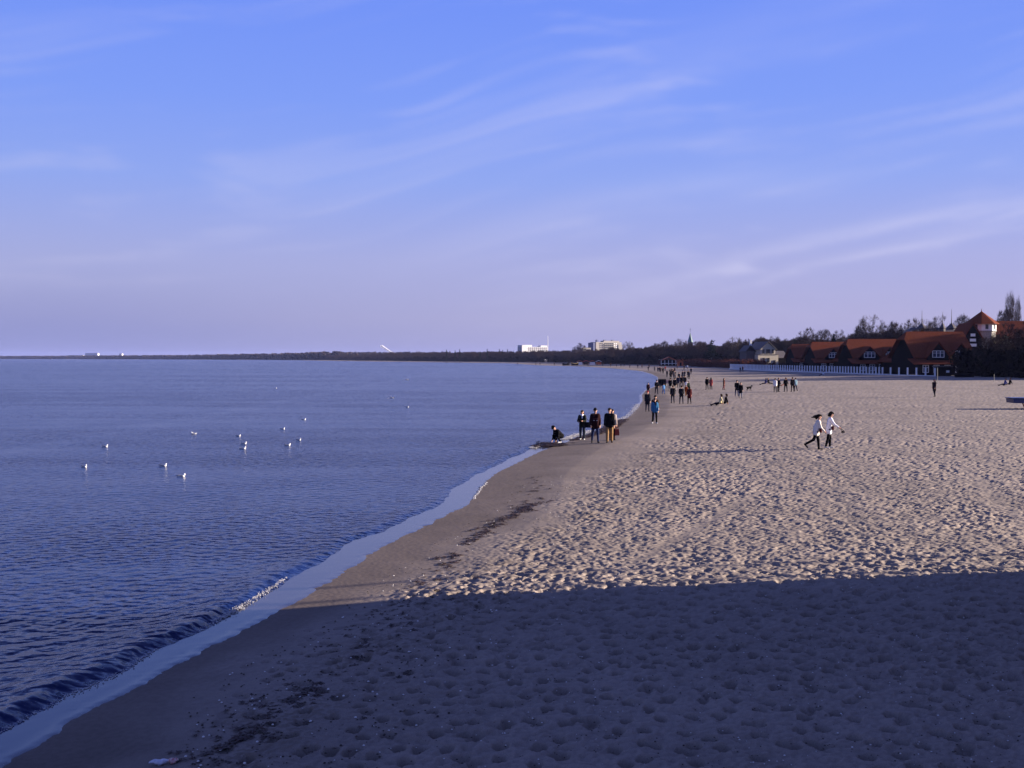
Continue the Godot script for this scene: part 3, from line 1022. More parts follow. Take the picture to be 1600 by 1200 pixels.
	# kind, x, distance, facing, size, jacket, trousers, label, group
	var list := [
		["t", 20.15, 103.9, -98, 1.0, BLACK, BLACK, "person in black sitting close behind the pale yellow top", ""],
		["s", 18.45, 140.5, 10, 1.0, BLACK, NAVY, "tall person in black at the foam line, right of a red-faced one", ""],
		["w", 17.45, 141.0, 0, 0.84, [0.05, 0.018, 0.02], NAVY, "shorter person in dark red at the foam line, leftmost of its pair", ""],
		["w", 19.15, 139.0, 30, 0.74, [0.08, 0.20, 0.42], [0.03, 0.10, 0.32], "child in pale blue in front of the black cart", ""],
		["s", 21.60, 150.2, 170, 1.0, BLACK, PALE, "person in black with pale trousers, left of two before the cart", ""],
		["w", 22.25, 150.4, 176, 1.02, BLACK, PALE, "person in black with pale trousers, right of two before the cart", ""],
		["w", 20.70, 131.0, 150, 0.72, [0.26, 0.055, 0.015], [0.2, 0.08, 0.03], "child in an orange jacket near the dark red coat", ""],
		["s", 25.30, 167.5, 182, 1.03, NAVY, BLACK, "broad person in navy beside the black cart", ""],
		["w", 26.0, 168.8, 178, 1.03, BLACK, BLACK, "person in black right beside the broad navy one", ""],
		["s", 27.0, 172.0, 160, 1.0, BLACK, BLACK, "person in a black coat, rightmost near the black cart", ""],
		["w", 25.4, 160.5, 170, 0.66, WHITE, PALE, "small child in white among the group near the cart", ""],
		["w", 23.60, 147.3, 20, 0.78, [0.02, 0.035, 0.022], BLACK, "child in dark green alone on the dry sand edge", ""],
		["w", 27.50, 155.2, 182, 1.0, BLACK, BLACK, "person in black, left of a close pair on open sand", ""],
		["l", 27.95, 154.6, 176, 1.0, [0.22, 0.05, 0.05], BLACK, "person in red and white, right of a close pair on open sand", ""],
		["l", 29.67, 154.1, 90, 0.94, [0.09, 0.025, 0.018], [0.12, 0.02, 0.02], "person in russet walking alone between two pairs", ""],
		["l", 25.35, 122.0, 0, 1.0, BLACK, [0.10, 0.12, 0.17], "person in black coat and light jeans, front one of a couple", ""],
		["s", 26.05, 127.5, 0, 1.04, BLACK, JEANS, "taller person in black behind the black coat and light jeans", ""],
		["w", 33.55, 140.3, 176, 1.0, WHITE, BLACK, "person in a white top, leftmost of five standing in a row", "five people standing in a row"],
		["s", 34.50, 142.5, 120, 1.0, BLACK, BLACK, "person in black, second from the left of five in a row", "five people standing in a row"],
		["s", 35.40, 142.3, 180, 1.02, BLACK, BLACK, "person in black, middle of five standing in a row", "five people standing in a row"],
		["w", 36.20, 142.0, 190, 1.04, BLACK, BLACK, "person in black, second from the right of five in a row", "five people standing in a row"],
		["w", 37.10, 144.0, 200, 0.98, [0.16, 0.26, 0.32], NAVY, "person in light blue, rightmost of five standing in a row", "five people standing in a row"],
		["l", 46.14, 120.2, -62, 1.10, [0.018, 0.012, 0.016], BLACK, "person in a dark coat standing alone on the right, facing the sea", ""],
		["t", 73.0, 163.0, -100, 1.0, [0.02, 0.03, 0.16], NAVY, "person in blue sitting on the sand at the far right", ""],
		["t", 73.9, 163.4, -96, 1.05, BLACK, BLACK, "person in black sitting behind the blue one at the far right", ""],
		["t", 41.2, 179.0, -90, 1.0, [0.02, 0.02, 0.10], NAVY, "person in navy sitting, leftmost of three on the open sand", "three people sitting on open sand"],
		["t", 42.0, 180.0, 90, 1.0, BLACK, BLACK, "person in black sitting, middle of three on the open sand", "three people sitting on open sand"],
		["t", 42.3, 170.0, -70, 1.05, BLACK, [0.35, 0.14, 0.10], "person in black with pinkish trousers sitting nearest the row of five", "three people sitting on open sand"],
		["t", 73.9, 261.6, -90, 1.0, [0.6, 0.66, 0.74], NAVY, "person in white sitting below the white posts", ""],
		["s", 67.6, 326.0, 10, 0.9, BLACK, BLACK, "person in black at the fence end, shorter of the pair", ""],
		["s", 70.2, 335.0, 0, 1.0, NAVY, BLACK, "person in navy at the fence end, taller of the pair", ""],
		["w", 68.5, 430.0, 0, 1.0, WHITE, NAVY, "person in white far up the beach, right of the orange hut", ""],
		["w", 66.0, 440.0, 0, 1.0, [0.12, 0.08, 0.07], NAVY, "person in brown far up the beach, left of the white one", ""],
		["s", 63.3, 405.0, 20, 1.0, BLACK, BLACK, "person in black alone far up the beach near the orange hut", ""],
		["w", 49.6, 305.0, 160, 1.0, NAVY, BLACK, "person in navy below the orange hut, out on the sand", ""],
		["w", 48.0, 325.0, 30, 1.0, BLACK, BLACK, "person in black below the orange hut, left of the navy one", ""],
		["w", 52.6, 378.0, 0, 1.0, [0.35, 0.03, 0.02], BLACK, "person in a red jacket far up the beach below the orange hut", ""],
	]
	for q in list:
		add_copy(templates, q)
	# the stream of walkers along the far wet sand, too small to tell much of
	rng.seed = 77
	var spots := [[36.1, 233.0], [37.3, 232.0], [32.3, 213.0], [33.2, 214.0], [34.0, 236.0], [34.9, 237.0], [35.7, 241.0], [38.6, 246.0], [39.5, 247.0], [38.2, 262.0], [36.9, 262.0], [38.6, 268.0],
		[41.4, 288.0], [42.4, 289.0], [43.4, 302.0], [44.2, 304.0], [43.6, 318.0], [44.6, 330.0], [45.6, 332.0], [46.4, 350.0], [47.2, 352.0], [48.2, 372.0], [48.9, 395.0]]
	var names := ["black", "navy", "charcoal", "brown", "grey"]
	var tones := [BLACK, NAVY, [0.03, 0.03, 0.032], [0.06, 0.04, 0.03], [0.08, 0.08, 0.09]]
	spots.sort_custom(func(a, b): return float(a[0]) / float(a[1]) < float(b[0]) / float(b[1]))
	for i in spots.size():
		var k := rng.randi_range(0, 4)
		add_copy(templates, [["w", "s", "l"][rng.randi_range(0, 2)], spots[i][0], spots[i][1], rng.randf_range(-40, 40) + (180.0 if rng.randf() < 0.5 else 0.0), rng.randf_range(0.94, 1.04), tones[k], tones[rng.randi_range(0, 2)],
			"tiny %s-clad walker on the far wet sand, %s from the left of the stream" % [names[k], ORD[i]], "walkers along the far wet sand"])
	var far := [[3.5, 700.0], [14.5, 668.0], [17.0, 668.0], [26.5, 690.0], [42.3, 612.0], [46.8, 606.0], [50.3, 610.0], [54.2, 604.0], [50.0, 560.0], [53.0, 558.0], [55.0, 556.0], [57.0, 560.0], [54.0, 505.0], [56.0, 490.0], [57.6, 488.0], [58.5, 470.0]]
	far.sort_custom(func(a, b): return float(a[0]) / float(a[1]) < float(b[0]) / float(b[1]))
	for i in far.size():
		var q: Array = far[i]
		add_copy(templates, [["w", "s"][rng.randi_range(0, 1)], q[0], q[1], rng.randf_range(0, 360), 1.0, [BLACK, NAVY][rng.randi_range(0, 1)], BLACK, "speck of a dark-clad walker on the most distant sand, %s from the left" % ORD[i], "distant walkers near the boats"])


func add_copy(templates: Dictionary, q: Array) -> void:
	var o: Node3D = (templates[q[0]] as Node3D).duplicate()
	o.name = numbered("person")
	add_child(o)
	o.remove_meta("group")
	o.scale = Vector3.ONE * float(q[4])
	place(o, q[1], q[2], q[3], q[7], q[8])
	o.scale = Vector3.ONE * float(q[4])
	recolour(o, q[5], q[6])


# ---------------------------------------------------------------- trees
func limb(v: PackedVector3Array, ix: PackedInt32Array, a: Vector3, b: Vector3, ra: float, rb: float, sides := 3) -> void:
	var t := (b - a).normalized()
	var u := t.cross(Vector3.UP if absf(t.y) < 0.9 else Vector3.RIGHT).normalized()
	var w := u.cross(t)
	var f := v.size()
	for k in sides:
		var d := u * cos(TAU * k / sides) + w * sin(TAU * k / sides)
		v.append(a + d * ra)
		v.append(b + d * rb)
	for k in sides:
		var p := f + k * 2
		var q := f + ((k + 1) % sides) * 2
		ix.append_array([p, q, q + 1, p, q + 1, p + 1])


# a bare winter tree: height in metres, spread = crown half-width over height; upright sends the branches up
func bare_tree(sd: int, height: float, spread: float, upright: float, twig := 0.017, dens := 1.0) -> Array:
	rng.seed = sd
	var tv := PackedVector3Array()
	var ti := PackedInt32Array()
	var v := PackedVector3Array()
	var ix := PackedInt32Array()
	var r0 := height * 0.020
	var mid := Vector3(0, height * 0.60, 0)
	var ry := height * 0.41
	var rx := height * spread
	var fork := Vector3(rng.randf_range(-0.2, 0.2), height * 0.22, rng.randf_range(-0.2, 0.2))
	limb(tv, ti, Vector3(0, -0.8, 0), Vector3(0, 0.4, 0), r0 * 1.5, r0 * 1.05, 6)
	limb(tv, ti, Vector3(0, 0.4, 0), fork, r0 * 1.05, r0 * 0.85, 6)
	var tip := fork + Vector3(rng.randf_range(-0.4, 0.4), height * 0.34, rng.randf_range(-0.4, 0.4))
	limb(tv, ti, fork, tip, r0 * 0.85, r0 * 0.3, 5)
	var stack := []
	for k in 11:
		var up := -0.25 + 1.25 * (k + rng.randf()) / 11.0
		var an := k * 2.4 + rng.randf_range(-0.4, 0.4)
		var fl := sqrt(maxf(0.0, 1.0 - up * up))
		var goal := mid + Vector3(cos(an) * fl * rx, up * ry, sin(an) * fl * rx) * rng.randf_range(0.72, 0.92)
		var from := fork.lerp(tip, clampf(0.1 + 0.7 * (k / 11.0) * (0.6 + upright), 0.0, 0.95))
		stack.append([from, goal, r0 * 0.42, 0])
	while stack.size():
		var q: Array = stack.pop_back()
		var a: Vector3 = q[0]
		var b: Vector3 = q[1]
		var r: float = q[2]
		var lev: int = q[3]
		var l := a.distance_to(b)
		# rises first, then leans out
		var bend := a.lerp(b, 0.5) + Vector3(rng.randf_range(-1, 1), rng.randf_range(-0.3, 1.0), rng.randf_range(-1, 1)) * l * 0.10
		limb(v, ix, a, bend, r, r * 0.7)
		limb(v, ix, bend, b, r * 0.7, r * 0.25)
		var n := int([8.0, 7.0, 14.0][lev] * (dens if lev == 2 else 1.0))
		for k in n:
			var t := 0.28 + 0.72 * (k + rng.randf()) / n
			var o := a.lerp(bend, t * 2.0) if t < 0.5 else bend.lerp(b, t * 2.0 - 1.0)
			var out := (o - mid) / Vector3(rx, ry, rx)
			var e := (out * Vector3(rx, ry, rx).normalized() * 1.1 + Vector3(rng.randfn(), rng.randfn() * 0.7 + upright * 0.9, rng.randfn()) * 0.55).normalized()
			if lev < 2:
				var goal: Vector3 = o + e * height * ([0.22, 0.135][lev]) * rng.randf_range(0.6, 1.15)
				var rel := (goal - mid) / Vector3(rx, ry, rx)
				var lim := rng.randf_range(0.86, 1.04)
				if rel.length() > lim:
					goal = mid + rel.normalized() * lim * Vector3(rx, ry, rx)
				stack.append([o, goal, r * 0.42, lev + 1])
			else:
				var tl := rng.randf_range(0.5, 1.2) * height * 0.07
				var side := e.cross(Vector3(rng.randf() - 0.5, rng.randf() - 0.5, rng.randf() - 0.5)).normalized()
				var f := v.size()
				v.append_array([o - side * twig, o + side * twig, o + e * tl, o + e * tl * 0.4 - side * twig, o + e * tl * 0.4 + e * twig * 2.0, o + e * tl * 0.75 + side * tl * 0.45])
				ix.append_array([f, f + 1, f + 2, f + 3, f + 4, f + 5])
	return [mesh_of(tv, ti), mesh_of(v, ix)]


# leafy or needled mass: many small faces through a volume; gap lets clumps stand apart
func leaf_mass(sd: int, size: Vector3, clumps: int, per: int, leaf: float, up_bias := 0.0) -> ArrayMesh:
	rng.seed = sd
	var v := PackedVector3Array()
	var ix := PackedInt32Array()
	for c in clumps:
		var d := Vector3(rng.randfn(), rng.randfn(), rng.randfn()).normalized() * pow(rng.randf(), 0.4)
		var y := d.y * 0.5 + 0.5
		var taper := 1.0 - up_bias * y
		var o := Vector3(d.x * size.x * taper, size.y * (0.06 + 0.9 * y), d.z * size.z * taper)
		var cr := rng.randf_range(0.14, 0.30) * minf(size.x, size.y)
		for k in per:
			var e := Vector3(rng.randfn(), rng.randfn() * 0.7, rng.randfn()) * cr * 0.55
			var p := o + e
			if p.y < 0.0:
				p.y = rng.randf() * 0.3
			var a := Vector3(rng.randfn(), rng.randfn(), rng.randfn()).normalized() * leaf * rng.randf_range(0.6, 1.3)
			var b := a.cross(Vector3(rng.randfn(), rng.randfn(), rng.randfn()).normalized())
			var f := v.size()
			v.append_array([p - a, p + b * 0.6, p + a, p - b * 0.6])
			ix.append_array([f, f + 1, f + 2, f, f + 2, f + 3])
	return mesh_of(v, ix)


func scatter(called: String, mesh: Mesh, m: Material, xs: Array, label: String, category: String) -> void:
	var mm := MultiMesh.new()
	mm.transform_format = MultiMesh.TRANSFORM_3D
	mm.mesh = mesh
	mm.instance_count = xs.size()
	for i in xs.size():
		mm.set_instance_transform(i, xs[i])
	var o := MultiMeshInstance3D.new()
	o.name = numbered(called)
	o.multimesh = mm
	o.material_override = m
	add_child(o)
	tag(o, label, category, "", "stuff")


func spot(x: float, y: float, dep: float, s: float, sy := 1.0) -> Transform3D:
	return Transform3D(Basis(Vector3.UP, rng.randf() * TAU).scaled(Vector3(s, s * sy, s)), Vector3(x, y, -dep))


var tree_kinds := {}


func tree(kind: String, called: String, x: float, dep: float, h: float, w: float, label: String, group := "") -> void:
	var k: Array = tree_kinds[kind]
	var o := base(called, Vector3(x, minf(ground(x, dep), 1.3), -dep), fposmod(x * 7.3 + dep, TAU))
	part("trunk", k[0], M.bark, o)
	part("crown", k[1], k[2], o)
	o.scale = Vector3(w, h, w)
	tag(o, label, "tree", group)


# the open garden on the sunny side of the villa
func shades_villa(x: float, dep: float) -> bool:
	return x > 100.0 and absf(dep - 480.0 - (x - 110.0) * 0.14) < 15.0


func build_trees() -> void:
	M.bark = mottled(Color(0.040, 0.031, 0.027), Color(0.075, 0.058, 0.048), 2.0, 0.95, 61)
	M.twig = mottled(Color(0.030, 0.022, 0.021), Color(0.055, 0.037, 0.033), 30.0, 0.95, 62)
	M.twig_pale = mottled(Color(0.055, 0.046, 0.040), Color(0.085, 0.068, 0.056), 30.0, 0.95, 63)
	M.twig_red = mottled(Color(0.080, 0.026, 0.020), Color(0.120, 0.045, 0.028), 9.0, 0.95, 64)
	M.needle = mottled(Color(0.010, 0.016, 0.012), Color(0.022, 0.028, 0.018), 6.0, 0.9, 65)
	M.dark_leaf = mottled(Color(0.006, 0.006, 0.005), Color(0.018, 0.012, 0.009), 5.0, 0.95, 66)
	M.far_wood = mottled(Color(0.032, 0.026, 0.023), Color(0.055, 0.042, 0.036), 60.0, 0.95, 67)
	for k in ["bark", "twig", "twig_pale", "twig_red", "needle", "dark_leaf", "far_wood"]:
		(M[k] as StandardMaterial3D).metallic_specular = 0.12
	# one of each, ten metres tall, one metre unit scale
	var ra := bare_tree(101, 10.0, 0.42, 0.15)
	var rb := bare_tree(102, 10.0, 0.36, 0.30)
	var rc := bare_tree(103, 10.0, 0.48, 0.05)
	var po := bare_tree(104, 10.0, 0.15, 0.9, 0.008, 0.3)
	tree_kinds = {"a": [ra[0], ra[1], M.twig], "b": [rb[0], rb[1], M.twig], "c": [rc[0], rc[1], M.twig_pale], "p": [po[0], po[1], M.twig]}
	var cone_t := begin()
	tube(cone_t, [Vector3(0, -0.5, 0), Vector3(0, 9.5, 0)], [0.22, 0.03], 6)
	var ct := done(cone_t)
	tree_kinds["e"] = [ct, leaf_mass(105, Vector3(3.0, 10.0, 3.0), 70, 26, 0.30, 0.55), M.needle]
	tree_kinds["n"] = [ct, leaf_mass(106, Vector3(1.9, 10.0, 1.9), 60, 22, 0.26, 0.92), M.needle]
	# single trees that stand out against the sky: kind, x, distance, height/10, width/10, label
	var L := [
		["c", 130.0, 400.0, 1.78, 1.12, "big round bare tree standing highest above the red roofs"],
		["a", 116.0, 432.0, 1.44, 1.05, "wide bare tree behind the farthest red roof, left one of two"],
		["b", 120.0, 424.0, 1.36, 0.9, "bare tree just right of the wide one behind the farthest roof"],
		["a", 121.5, 410.0, 1.30, 0.7, "slim bare tree between the dark conifer and the big round one"],
		["b", 127.0, 402.0, 1.42, 0.75, "bare tree touching the left side of the big round tree"],
		["a", 136.0, 398.0, 1.45, 0.8, "lower bare tree touching the right side of the big round one"],
		["b", 133.0, 384.0, 1.50, 0.8, "bare tree left of the nearest big red roof"],
		["a", 134.5, 372.0, 1.55, 0.9, "bare tree above the left end of the nearest big roof"],
		["c", 134.0, 362.0, 1.55, 0.9, "pale bare tree above the middle of the nearest big roof"],
		["a", 142.0, 366.0, 1.62, 0.85, "bare tree between the slim turrets"],
		["b", 152.0, 372.0, 1.66, 0.8, "bare tree just left of the round tower"],
		["b", 170.0, 380.0, 1.85, 0.9, "bare tree right behind the tower's pointed roof"],
		["a", 124.0, 520.0, 1.30, 0.8, "bare tree above the roof of the cream villa, right one"],
		["b", 119.0, 524.0, 1.28, 0.7, "bare tree above the roof of the cream villa, left one"],
		["c", 112.5, 556.0, 1.34, 1.0, "broad bare tree beside the dark cedar, to its right"],
		["a", 116.0, 545.0, 1.22, 0.9, "bare tree between the cedar and the villa"],
		["c", 110.0, 720.0, 1.50, 1.15, "pale bare tree right beside the green spire, to its left"],
		["b", 99.0, 715.0, 1.36, 0.8, "bare tree well left of the green spire"],
		["c", 136.0, 1290.0, 2.1, 1.4, "pale rounded tree at the right end of the beige high-rise"],
		["a", 76.0, 1240.0, 1.85, 1.7, "bare tree crowd leader left of the beige high-rise"],
		["e", 94.0, 520.0, 1.28, 1.20, "dark spreading cedar left of the cream villa"],
		["n", 117.5, 402.0, 1.36, 0.75, "dark conifer between bare trees above the red roofs"],
		["n", 115.0, 448.0, 1.24, 0.75, "small dark conifer at the left of the red roofs"],
		["e", 115.0, 500.0, 0.95, 1.0, "low dark evergreen right beside the cream villa's left wing"],
		["p", 144.6, 320.0, 2.30, 1.05, "tall poplar at the right edge, the taller of two"],
		["p", 147.8, 322.0, 2.16, 0.62, "tall poplar at the right edge, the slimmer of two"],
	]
	for q in L:
		var called: String = {"e": "evergreen_tree", "n": "conifer_tree", "p": "poplar_tree"}.get(q[0], "bare_tree")
		tree(q[0], called, q[1], q[2], float(q[3]) * (1.1 if called == "bare_tree" else 1.0), float(q[4]) * 1.15, q[5], "bare trees along the skyline" if called == "bare_tree" else "")
	# trees that stand before the tower and between the houses
	for q in [["a", 120.5, 268.0, 1.25, 0.95, "bare tree in front of the tower, hiding its foot"], ["b", 125.0, 262.0, 1.2, 0.9, "bare tree just right of the tower's foot"], ["b", 131.0, 268.0, 1.55, 1.1, "tall bare tree in front of the house right of the tower"], ["a", 137.0, 276.0, 1.75, 1.2, "tall bare tree at the right edge in front of the poplars"],
		["e", 112.5, 252.0, 0.92, 0.9, "dark evergreen at the right end of the nearest red roof"], ["e", 119.0, 246.0, 1.0, 1.0, "dark evergreen below the tower"], ["e", 126.0, 250.0, 1.15, 1.2, "dark evergreen at the right edge, largest of the evergreens there"]]:
		tree(q[0], "evergreen_tree" if q[0] == "e" else "bare_tree", q[1], q[2], q[3], q[4], q[5])
	# pines that poke out of the far wood
	for i in 9:
		var px: float = [-70.0, -62.0, -58.0, -34.0, -27.0, -14.0, -10.0, -5.0, 2.0][i]
		tree("n", "pine_tree", px, 1180.0 + 20.0 * (i % 3), [1.45, 1.35, 1.5, 1.2, 1.5, 1.5, 1.35, 1.45, 1.3][i], 0.9, "dark pine above the distant wood left of the white hotel, %s from the left" % ORD[i], "pines above the distant wood")
	# the wood along the back of the beach
	var a := []
	var b := []
	var under := []
	rng.seed = 500
	for i in 1500:
		var dep := 455.0 * exp(rng.randf() * 1.75)
		var s := 52.0 + rng.randf() * 110.0 + (25.0 if dep < 620.0 else 0.0)
		var x := shore(dep) + s * sqrt(1.0 + pow(shore_slope(dep), 2.0))
		if dep < 520.0 and x < 118.0:
			continue
		if shades_villa(x, dep):
			continue
		var k := rng.randf_range(0.82, 1.15) * (1.0 + 0.0012 * (s - 50.0)) * (1.18 if dep < 700.0 else 1.0)
		(a if rng.randf() < 0.5 else b).append(spot(x, 0.9, dep, k, 1.0))
	for i in 900:
		var dep := 455.0 * exp(rng.randf() * 1.75)
		var s := 50.0 + rng.randf() * 40.0 + (22.0 if dep < 620.0 else 0.0)
		var x := shore(dep) + s * sqrt(1.0 + pow(shore_slope(dep), 2.0))
		if dep < 520.0 and x < 112.0:
			continue
		under.append(spot(x, 0.6, dep, rng.randf_range(0.8, 1.5)))
	scatter("woodland", ra[1], M.twig, a, "bare brown wood along the back of the beach, spreading crowns", "wood")
	scatter("woodland", rb[1], M.twig, b, "bare brown wood along the back of the beach, upright crowns", "wood")
	var bush := leaf_mass(107, Vector3(3.4, 4.6, 3.4), 40, 22, 0.30)
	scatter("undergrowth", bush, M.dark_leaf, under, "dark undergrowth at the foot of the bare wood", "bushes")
	# behind the red roofs
	var c := []
	for i in 420:
		var dep := rng.randf_range(330.0, 520.0)
		var x := rng.randf_range(132.0, 215.0) * (0.55 + 0.45 * dep / 420.0)
		if shades_villa(x, dep):
			continue
		c.append(spot(x, 1.0, dep, rng.randf_range(0.95, 1.35)))
	scatter("woodland", rb[1], M.twig, c, "bare trees massed behind the red roofs and the tower", "wood")
	var d := []
	for i in 120:
		var dep := rng.randf_range(300.0, 520.0)
		var x := rng.randf_range(124.0, 210.0) * (0.55 + 0.45 * dep / 420.0)
		if shades_villa(x, dep):
			continue
		d.append(spot(x, 0.8, dep, rng.randf_range(1.1, 1.9)))
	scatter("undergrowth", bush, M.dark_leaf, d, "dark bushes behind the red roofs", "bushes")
	# the red-brown hedge behind the upper beach
	var twiggy := leaf_mass(108, Vector3(2.6, 3.6, 2.6), 46, 26, 0.16)
	var hedge := []
	for i in 190:
		var t := rng.randf()
		var dep := lerpf(425.0, 640.0, t)
		var x := lerpf(92.0, 84.0, t) + rng.randf_range(0.0, 9.0) + (6.0 if dep > 545.0 and dep < 600.0 else 0.0)
		hedge.append(spot(x, 0.4, dep, rng.randf_range(0.75, 1.15)))
	scatter("hedge", twiggy, M.twig_red, hedge, "red-brown leafless hedge behind the upper beach", "hedge")
	# the dark shrubs on the right
	var sh := []
	rng.seed = 611
	for i in 80:
		var t := rng.randf()
		var dep := lerpf(248.0, 208.0, t)
		sh.append(spot(lerpf(101.0, 104.0, t) + rng.randf_range(0, 12.0), 0.5, dep, rng.randf_range(0.9, 1.55)))
	for i in 30:
		var dep := rng.randf_range(165.0, 210.0)
		sh.append(spot(rng.randf_range(113.0, 121.0), 0.5, dep, rng.randf_range(0.9, 1.2)))
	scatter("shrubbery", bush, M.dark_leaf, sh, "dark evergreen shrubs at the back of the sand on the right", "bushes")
	for q in [[103.5, 240.0, 0.85, "b", 0], [106.5, 236.0, 1.0, "a", 1], [110.0, 230.0, 1.3, "b", 2], [109.0, 222.0, 1.45, "a", 3], [113.0, 218.0, 1.5, "b", 4]]:
		tree(q[3], "bare_tree", q[0], q[1], q[2], q[2] * 0.95, "dark bare tree growing up through the right-hand shrubs, %s from the left" % ORD[q[4]], "bare trees in the right-hand shrubs")
	# far coast
	var lump := leaf_mass(109, Vector3(9.0, 13.0, 9.0), 26, 20, 2.2)
	var far := []
	rng.seed = 700
	for i in 2600:
		var t := rng.randf()
		var dep := lerpf(2300.0, 5600.0, t)
		var s := 60.0 + pow(rng.randf(), 1.5) * 260.0
		var x := shore(dep) + s * sqrt(1.0 + pow(shore_slope(dep), 2.0))
		far.append(spot(x, 0.5, dep, rng.randf_range(0.75, 1.15), 1.0 + 0.25 * smoothstep(0.5, 0.0, t)))
	scatter("coastal_wood", lump, M.far_wood, far, "low blue wooded coast along the horizon across the bay", "wood")


# ---------------------------------------------------------------- buildings
# gable roof with a half-hipped left end, ridge along x from 0 to L, slopes to +-half
func hip_roof(L: float, half: float, ye: float, yr: float, cut: float, over := 0.5) -> ArrayMesh:
	var st := begin()
	var yh := lerpf(ye, yr, 1.0 - cut)
	var wh := half * cut
	var x0 := -over
	var hipx := x0 + (yr - yh) * 0.8
	for lift in [0.0, -0.22]:
		var o := Vector3(0, lift, 0)
		for sg in [1.0, -1.0]:
			var e0 := Vector3(x0, ye, sg * half) + o
			var e1 := Vector3(L + over, ye, sg * half) + o
			var r1 := Vector3(L + over, yr, 0) + o
			var r0 := Vector3(hipx, yr, 0) + o
			var h0 := Vector3(x0, yh, sg * wh) + o
			tri(st, e0, e1, r1)
			tri(st, e0, r1, r0)
			tri(st, e0, r0, h0)
		tri(st, Vector3(x0, yh, wh) + o, Vector3(x0, yh, -wh) + o, Vector3(hipx, yr, 0) + o)
	var d := Vector3(0, -0.22, 0)
	for sg in [1.0, -1.0]:
		var e0 := Vector3(x0, ye, sg * half)
		var e1 := Vector3(L + over, ye, sg * half)
		var r1 := Vector3(L + over, yr, 0)
		var h0 := Vector3(x0, yh, sg * wh)
		quad(st, e0, e1, e1 + d, e0 + d)
		quad(st, e1, r1, r1 + d, e1 + d)
		quad(st, e0, h0, h0 + d, e0 + d)
	quad(st, Vector3(x0, yh, wh), Vector3(x0, yh, -wh), Vector3(x0, yh, -wh) + d, Vector3(x0, yh, wh) + d)
	return done(st)


# two slabs meeting at a ridge along z, from z0 to z1, centred on x = cx
func ridge_z(cx: float, half: float, ye: float, yr: float, z0: float, z1: float, th := 0.2) -> ArrayMesh:
	var st := begin()
	prism(st, [Vector2(cx - half, ye), Vector2(cx, yr), Vector2(cx, yr - th), Vector2(cx - half + th * 0.3, ye - th)], z0, z1)
	prism(st, [Vector2(cx, yr), Vector2(cx + half, ye), Vector2(cx + half - th * 0.3, ye - th), Vector2(cx, yr - th)], z0, z1)
	return done(st)


func gable_z(cx: float, half: float, y0: float, ye: float, yr: float, z0: float, z1: float) -> ArrayMesh:
	var st := begin()
	prism(st, [Vector2(cx - half, y0), Vector2(cx + half, y0), Vector2(cx + half, ye), Vector2(cx, yr), Vector2(cx - half, ye)], z0, z1)
	return done(st)


func gable_x(x0: float, x1: float, half: float, y0: float, ye: float, yr: float) -> ArrayMesh:
	var st := begin()
	prism(st, [Vector2(-half, y0), Vector2(half, y0), Vector2(half, ye), Vector2(0, yr), Vector2(-half, ye)], x0, x1, Transform3D(Basis(Vector3.UP, PI / 2), Vector3.ZERO))
	return done(st)


# a window facing +z with frame bars and panes
func window(parent: Node, at: Vector3, w: float, h: float, cols: int, frame: Material, glass: Material) -> void:
	var o := part("window", box_mesh(Vector3.ZERO, Vector3(w, h, 0.10)), glass, parent)
	o.position = at
	var st := begin()
	var b := 0.13
	box(st, Vector3(0, h * 0.5, 0.04), Vector3(w + b, b, 0.12))
	box(st, Vector3(0, -h * 0.5, 0.04), Vector3(w + b, b, 0.12))
	for k in cols + 1:
		box(st, Vector3(-w * 0.5 + w * k / cols, 0, 0.045), Vector3(b, h - b, 0.12))
	box(st, Vector3(0, h * 0.16, 0.04), Vector3(w - b, b * 0.7, 0.10))
	part("frame", done(st), frame, o)


func bath_wing(x: float, dep: float, L: float, half: float, yr: float, gables: Array, label: String) -> Node3D:
	var y0 := ground(x, dep)
	var o := base("beach_house", Vector3(x, y0, -dep), 0.05)
	var ye := 4.2
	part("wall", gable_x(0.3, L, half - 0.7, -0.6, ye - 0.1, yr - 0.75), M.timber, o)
	part("roof", hip_roof(L, half, ye, yr, 0.30), M.tile, o)
	# low skirt roof along the side that faces up the beach
	var st := begin()
	prism(st, [Vector2(half - 0.9, 4.0), Vector2(half + 2.6, 2.75), Vector2(half + 2.6, 2.55), Vector2(half - 0.9, 3.75)], -L - 0.2, 1.6, Transform3D(Basis(Vector3(0, 0, -1), Vector3(0, 1, 0), Vector3(1, 0, 0)), Vector3.ZERO).inverse() if false else Transform3D(Basis(Vector3(0, 0, 1), Vector3(0, 1, 0), Vector3(-1, 0, 0)), Vector3.ZERO))
	part("skirt_roof", done(st), M.tile, o)
	part("porch_wall", box_mesh(Vector3(L * 0.5, 1.0, half + 0.6), Vector3(L - 0.6, 3.4, 2.2)), M.timber, o)
	for k in int(L / 2.6):
		window(o, Vector3(1.6 + k * 2.6, 1.55, half + 1.76), 1.3, 1.7, 2, M.sash, M.pane)
	for g in gables:
		var cx: float = g[0]
		var hw: float = g[1]
		var top: float = g[2]
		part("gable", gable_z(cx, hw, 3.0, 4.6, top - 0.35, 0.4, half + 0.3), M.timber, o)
		part("gable_roof", ridge_z(cx, hw + 0.55, 4.1, top, 0.6, half + 0.9), M.tile, o)
		window(o, Vector3(cx, 5.0, half + 0.36), hw * 1.05, 1.5, 3, M.sash, M.pane)
	tag(o, label, "building", "red-roofed houses behind the white posts")
	return o


func windows_grid(parent: Node, mesh: Mesh, m: Material, at: Vector3, cols: int, rows: int, dx: float, dy: float) -> void:
	for r in rows:
		for c in cols:
			part("window", mesh, m, parent).position = at + Vector3(c * dx, -r * dy, 0)


